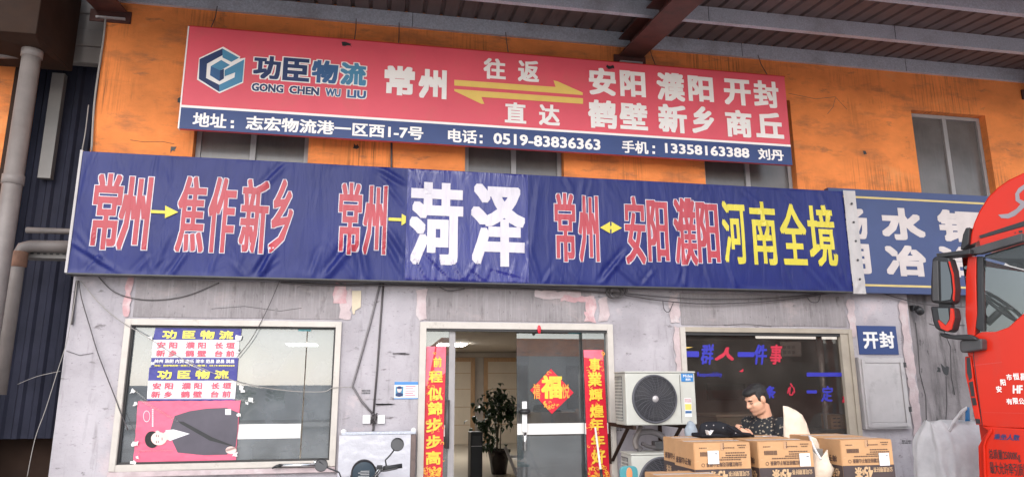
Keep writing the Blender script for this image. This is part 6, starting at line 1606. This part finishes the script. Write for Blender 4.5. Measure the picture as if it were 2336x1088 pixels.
# white bulk sack beside the truck
YFS = -1.15
FS = empty('bulk_sack', (P(2190, 1000, YFS).x, YFS, 0), 'white woven bulk sack slumped against the grimy wall beside the truck', 'sack')
xl, xr = P(*zT2(132, 1000), YFS).x, P(*zT2(445, 900), YFS).x + .15
ztop = P(*zT2(260, 735), YFS).z
bk = MB(); na, nz_ = 72, 60
for b_ in range(nz_ + 1):
    t = b_ / nz_; z = 0.01 + (ztop - 0.01) * t
    hw_ = (xr - xl) / 2 * (0.94 + .10 * math.sin(math.pi * min(1, t * 1.1)) - .10 * max(0, t - .86) / .14)
    hd_ = 0.30 * (0.95 + .12 * math.sin(math.pi * t)) * (1 - .65 * (max(0, t - .8) / .2) ** 1.5)
    for a_ in range(na):
        th = 2 * math.pi * a_ / na
        cx_, sy_ = math.cos(th), math.sin(th)
        ex = math.copysign(abs(cx_) ** .6, cx_); ey_2 = math.copysign(abs(sy_) ** .6, sy_)
        f_ = 1 + .10 * mnoise.noise((math.cos(th) * 3.2, math.sin(th) * 3.2, z * 1.3)) + .06 * mnoise.noise((math.cos(th) * 8, math.sin(th) * 8, z * 5))
        zz = z + (.05 * mnoise.noise((cx_ * 2, sy_ * 2, 4)) + .03 * mnoise.noise((cx_ * 6, sy_ * 6, 9))) * t
        bk.v.append(Vector(((xl + xr) / 2 + hw_ * ex * f_, YFS + .2 + hd_ * ey_2 * f_, zz)))
for b_ in range(nz_):
    for a_ in range(na):
        a2_ = (a_ + 1) % na; bk.f.append((b_ * na + a_, b_ * na + a2_, (b_ + 1) * na + a2_, (b_ + 1) * na + a_))
bk.f.append(tuple(nz_ * na + a_ for a_ in range(na)))
bk.build('body', M['fibc'], FS, smooth=True)
sheet([P(*zT2(*q), YFS + .02) for q in ((170, 800), (200, 735), (260, 660), (298, 635), (300, 655), (262, 690), (225, 740), (190, 800))], 0.012, 0.01, 0.01, 'lifting_strap', 'fibc', FS, 4.0)
sheet([P(*zT2(*q), YFS + .04) for q in ((292, 640), (314, 640), (318, 730), (290, 730))], 0.01, 0.01, 0.004, 'blue_tag', 'ac_blue', FS, 4.0)
# ================================================================== motorbike and the wrapped board, chrome rod, mop
zm5 = ZM(600, 930, 6.489)
YMB = -1.3
def mp_(x, y, dy=0): return P(*zm5(x, y), YMB + dy)
MBK = empty('motorbike', (mp_(1480, 1000).x, YMB, 0), 'dark motorbike with round mirrors parked before the white wrapped board', 'motorbike')
hl = mp_(1487, 960)
ax_ = Vector((0.05, -1, -.12)).normalized()
hd_ = MB().lathe((hl.x, YMB + .06, hl.z), [(0.0, -.1), (.08, -.1), (.105, -.03), (.11, .03), (.10, .045)], 28, ax_).build('headlight', M['black'], MBK, smooth=True)
MB().lathe((hl.x, YMB + .06, hl.z), [(.0, .055), (.06, .052), (.098, .044)], 28, ax_).build('lens', pm('headlight_lens', (.04, .055, .07), .25, spec=.3), hd_, smooth=True)
rf_ = MB()
for k in range(4): rf_.box(hl.x - .045 + .02 * (k % 2), hl.x + .05, YMB - .006, YMB - .002, hl.z - .03 + .014 * k, hl.z - .024 + .014 * k)
rf_.build('reflector_line', M['chrome'], hd_)
# handlebar: right half rises out of the clamp, left half dips
rt = mp_(1680, 1010); gr0 = mp_(1790, 895); gr1 = mp_(2070, 848)
hb2 = MB().tube([mp_(1290, 1120, .05), mp_(1500, 1100, .08), mp_(1640, 1050, .05), mp_(1670, 960, .03), mp_(1720, 905, .01), gr0], .012, 10).build('handlebar', M['chrome'], MBK, smooth=True)
MB().tube([mp_(1780, 890), mp_(1850, 884), mp_(2060, 852)], [.018, .019, .02], 12).build('grip', M['black'], hb2, smooth=True)
MB().box(mp_(1685, 870).x, mp_(1770, 870).x, YMB - .025, YMB + .02, mp_(1700, 905).z, mp_(1700, 845).z).build('switch_box', M['black'], hb2, bevel=.006)
MB().tube([mp_(1740, 930, -.02), mp_(1830, 925, -.05), mp_(1990, 890, -.06)], .008, 8).build('lever', M['dark'], hb2, smooth=True)
MB().box(mp_(1800, 850).x, mp_(1880, 850).x, YMB - .02, YMB + .02, mp_(1830, 915).z, mp_(1830, 850).z).build('clamp', M['black'], hb2, bevel=.006)
for nm, path, ctr, rd in (('right', [(1825, 850), (1812, 770), (1880, 700), (1945, 615)], (1990, 540), .058), ('left', [(1290, 1120), (1150, 1020), (1125, 950), (960, 885), (830, 790)], (862, 845), .055)):
    sM = MB().tube([mp_(*q) for q in path], .0065, 8).build('mirror_stem', M['black'], MBK, smooth=True)
    cM = mp_(*ctr, -.012)
    mh = MB().lathe((cM.x, cM.y + .01, cM.z), [(0, -.03), (rd * .8, -.022), (rd, 0), (rd, .006), (rd * .94, .008)], 28, Vector((0, -1, 0))).build('mirror', M['black'], MBK, smooth=True)
    MB().lathe((cM.x, cM.y + .01, cM.z), [(0, .006), (rd * .94, .006)], 28, Vector((0.1, -1, .25))).build('mirror_glass', M['dark'], mh)
for pts_ in (((1720, 915), (1660, 985), (1600, 1030), (1540, 1060)), ((1750, 930), (1690, 1000), (1640, 1060)), ((1180, 1040), (1260, 1020), (1330, 1050), (1400, 1070))):
    MB().tube([mp_(*q, -.02) for q in pts_], .004, 6).build('brake_cable', M['black'], MBK, smooth=True)
MB().lathe(mp_(1487, 880, .10), [(0, -.02), (.05, -.02), (.055, .01), (0, .015)], 20, Vector((0, .5, 1))).build('instrument', M['black'], MBK, smooth=True)
# rest of the bike below the frame
hx_, hz_ = hl.x, hl.z
MB().tube([(hx_ - .09, YMB + .1, hz_ - .1), (hx_ - .07, YMB - .05, .3)], .03, 10).build('fork', M['steel'], MBK, smooth=True)
MB().tube([(hx_ + .09, YMB + .1, hz_ - .1), (hx_ + .07, YMB - .05, .3)], .03, 10).build('fork', M['steel'], MBK, smooth=True)
for yy_ in (-.05, 1.1):
    MB().lathe((hx_, YMB + yy_, .28), [(.16, -.04), (.27, -.045), (.28, 0), (.27, .045), (.16, .04)], 28, Vector((1, 0, 0)), Vector((0, 1, 0))).build('wheel', M['tread'], MBK, smooth=True)
m_ = MB(); m_.hexa([(hx_ - .12, YMB + .12, .35), (hx_ + .12, YMB + .12, .35), (hx_ + .12, YMB + 1.0, .35), (hx_ - .12, YMB + 1.0, .35), (hx_ - .10, YMB + .15, .74), (hx_ + .10, YMB + .15, .74), (hx_ + .10, YMB + 1.05, .72), (hx_ - .10, YMB + 1.05, .72)])
m_.build('body_cover', M['dark'], MBK, bevel=.04)
MB().box(hx_ - .13, hx_ + .13, YMB + .4, YMB + 1.1, .741, .82).build('seat', M['black'], MBK, bevel=.03)
# board
YBD = -0.14
x0_, x1_ = P(772, 1040, YBD).x, P(936, 1040, YBD).x; zt_ = P(860, 991, YBD).z
BD = empty('wrapped_board', ((x0_ + x1_) / 2, YBD, 0), 'white film wrapped board leaning on the wall behind the motorbike', 'board')
bb = sheet_grid(x0_, x1_, 0.02, zt_, 60, 70, YBD, lambda x, z: 0.004 * mnoise.noise((x * 5, z * 22, 2)) + .003 * mnoise.noise((x * 12, z * 40, 7)))
bb = bb.build('film', M['board'], BD, smooth=True, fix=False)
MB().box(x0_, x1_, YBD + .012, YBD + .11, 0.0, zt_ - .003).build('core', M['frame_grey'], BD)
MB().box(x0_ + .02, x1_ + .055, YBD + .005, YBD + .11, zt_ + .0, zt_ + .03).build('top_edge', M['purlin'], BD, bevel=.006)
MB().box(x1_ + .002, x1_ + .055, YBD - .005, YBD + .11, 0.0, zt_ - .003).build('side_edge', M['moss'], BD, bevel=.006)
kb = MB().ball((x0_ + .04, YBD + .04, zt_ + .03), .03, 12, 8); kb.ball((x1_ + .03, YBD + .04, zt_ + .035), .03, 12, 8); kb.build('corner_knot', M['white'], BD, smooth=True)
# chrome rod
YRD = -0.10
a = P(*zm5(270, 848), YRD); b = P(*zm5(790, 838), YRD)
RD = MB().tube([a, b], .016, 12).build('metal_rod', M['chrome'], smooth=True); tag(RD, 'chrome rod with a dark tip lying level before the left window sill', 'rod')
MB().tube([P(*zm5(130, 890), YRD), P(*zm5(200, 862), YRD), P(*zm5(268, 848), YRD)], [.008, .016, .018], 10).build('tip', M['black'], RD, smooth=True)
MB().tube([P(*zm5(748, 790), YRD), P(*zm5(790, 800), YRD), P(*zm5(800, 845), YRD)], .012, 8).build('end_fitting', M['chrome'], RD, smooth=True)
# mop leaning on right couplet
a = P(1358, 975, -.06); b = P(1372, 1085, -.25)
MPP = MB().tube([a, b, (b.x + .05, -.32, .15)], .012, 8).build('mop', M['white'], smooth=True); tag(MPP, 'thin white mop handle leaning against the right couplet', 'mop')
MB().tube([b + Vector((-.004, 0, .07)), b + Vector((.012, -.02, -.2))], .017, 8).build('grip', M['black'], MPP, smooth=True)
MB().box(b.x - .05, b.x + .16, -.40, -.25, .01, .15).build('head', M['cloth_grey'], MPP, bevel=.03)
# sill band under the left window
c = P(300, 1080, -.05)
sb = MB().box(-2.56, -0.40, -0.06, -0.001, 0.755, 0.805).build('sill', M['palepink'], B, bevel=.006)
# kink of pink decoration over the door
c = P(1228, 748, .0)
tag(MB().ball((c.x, -.045, c.z - .02), (.022, .012, .05), 12, 8).build('red_knot', M['couplet'], smooth=True), 'small red paper knot hanging from the entrance head', 'knot')

# ================================================================== across the yard (seen only as reflections)
OP = empty('opposite_warehouse', (22, -44, 0), 'low grey warehouse with an orange band across the yard', 'building')
MB().box(4.5, 90, -60, -44, 0, 3.9).build('wall', M['opp'], OP)
MB().box(4.5, 17, -60, -43.9, 3.901, 5.2).build('band', M['orange'], OP)
MB().box(17.01, 90, -60, -43.9, 3.901, 5.0).build('band', M['lintel'], OP)
dm = MB()
for k in range(9): dm.box(8 + k * 6, 11 + k * 6, -43.99, -43.9, 0, 3.2)
dm.build('shutter', M['lintel'], OP)
FT = empty('flatbed_truck', (-5, -22, 0), 'parked flatbed lorry with blue grey sideboards across the yard', 'truck')
MB().box(-14, -1.0, -24.4, -22, .38, 1.72).build('sideboard', M['sheet_grey'], FT)
MB().box(-14, -1.0, -24.0, -22.4, .25, .378).build('chassis', M['dark'], FT)
for xx in (-12.5, -10.8, -3.4): MB().lathe((xx, -22.2, .5), [(0, 0), (.3, .02), (.48, 0), (.5, -.05), (.5, -.3), (0, -.3)], 24, Vector((0, 1, 0))).build('wheel', M['tread'], FT, smooth=True)
MB().box(-0.8, 1.3, -24.4, -22, .6, 2.2).build('cab', M['sheet_grey'], FT, bevel=.1)
letters([(c_, (3.6 + 1.1 * k, 4.4 + 1.1 * k, 1.0, 1.55)) for k, c_ in enumerate('彭友物流')], lambda u, v: Vector((-u, -21.99, v)), 'lettering', M['text_green'], FT, .03)
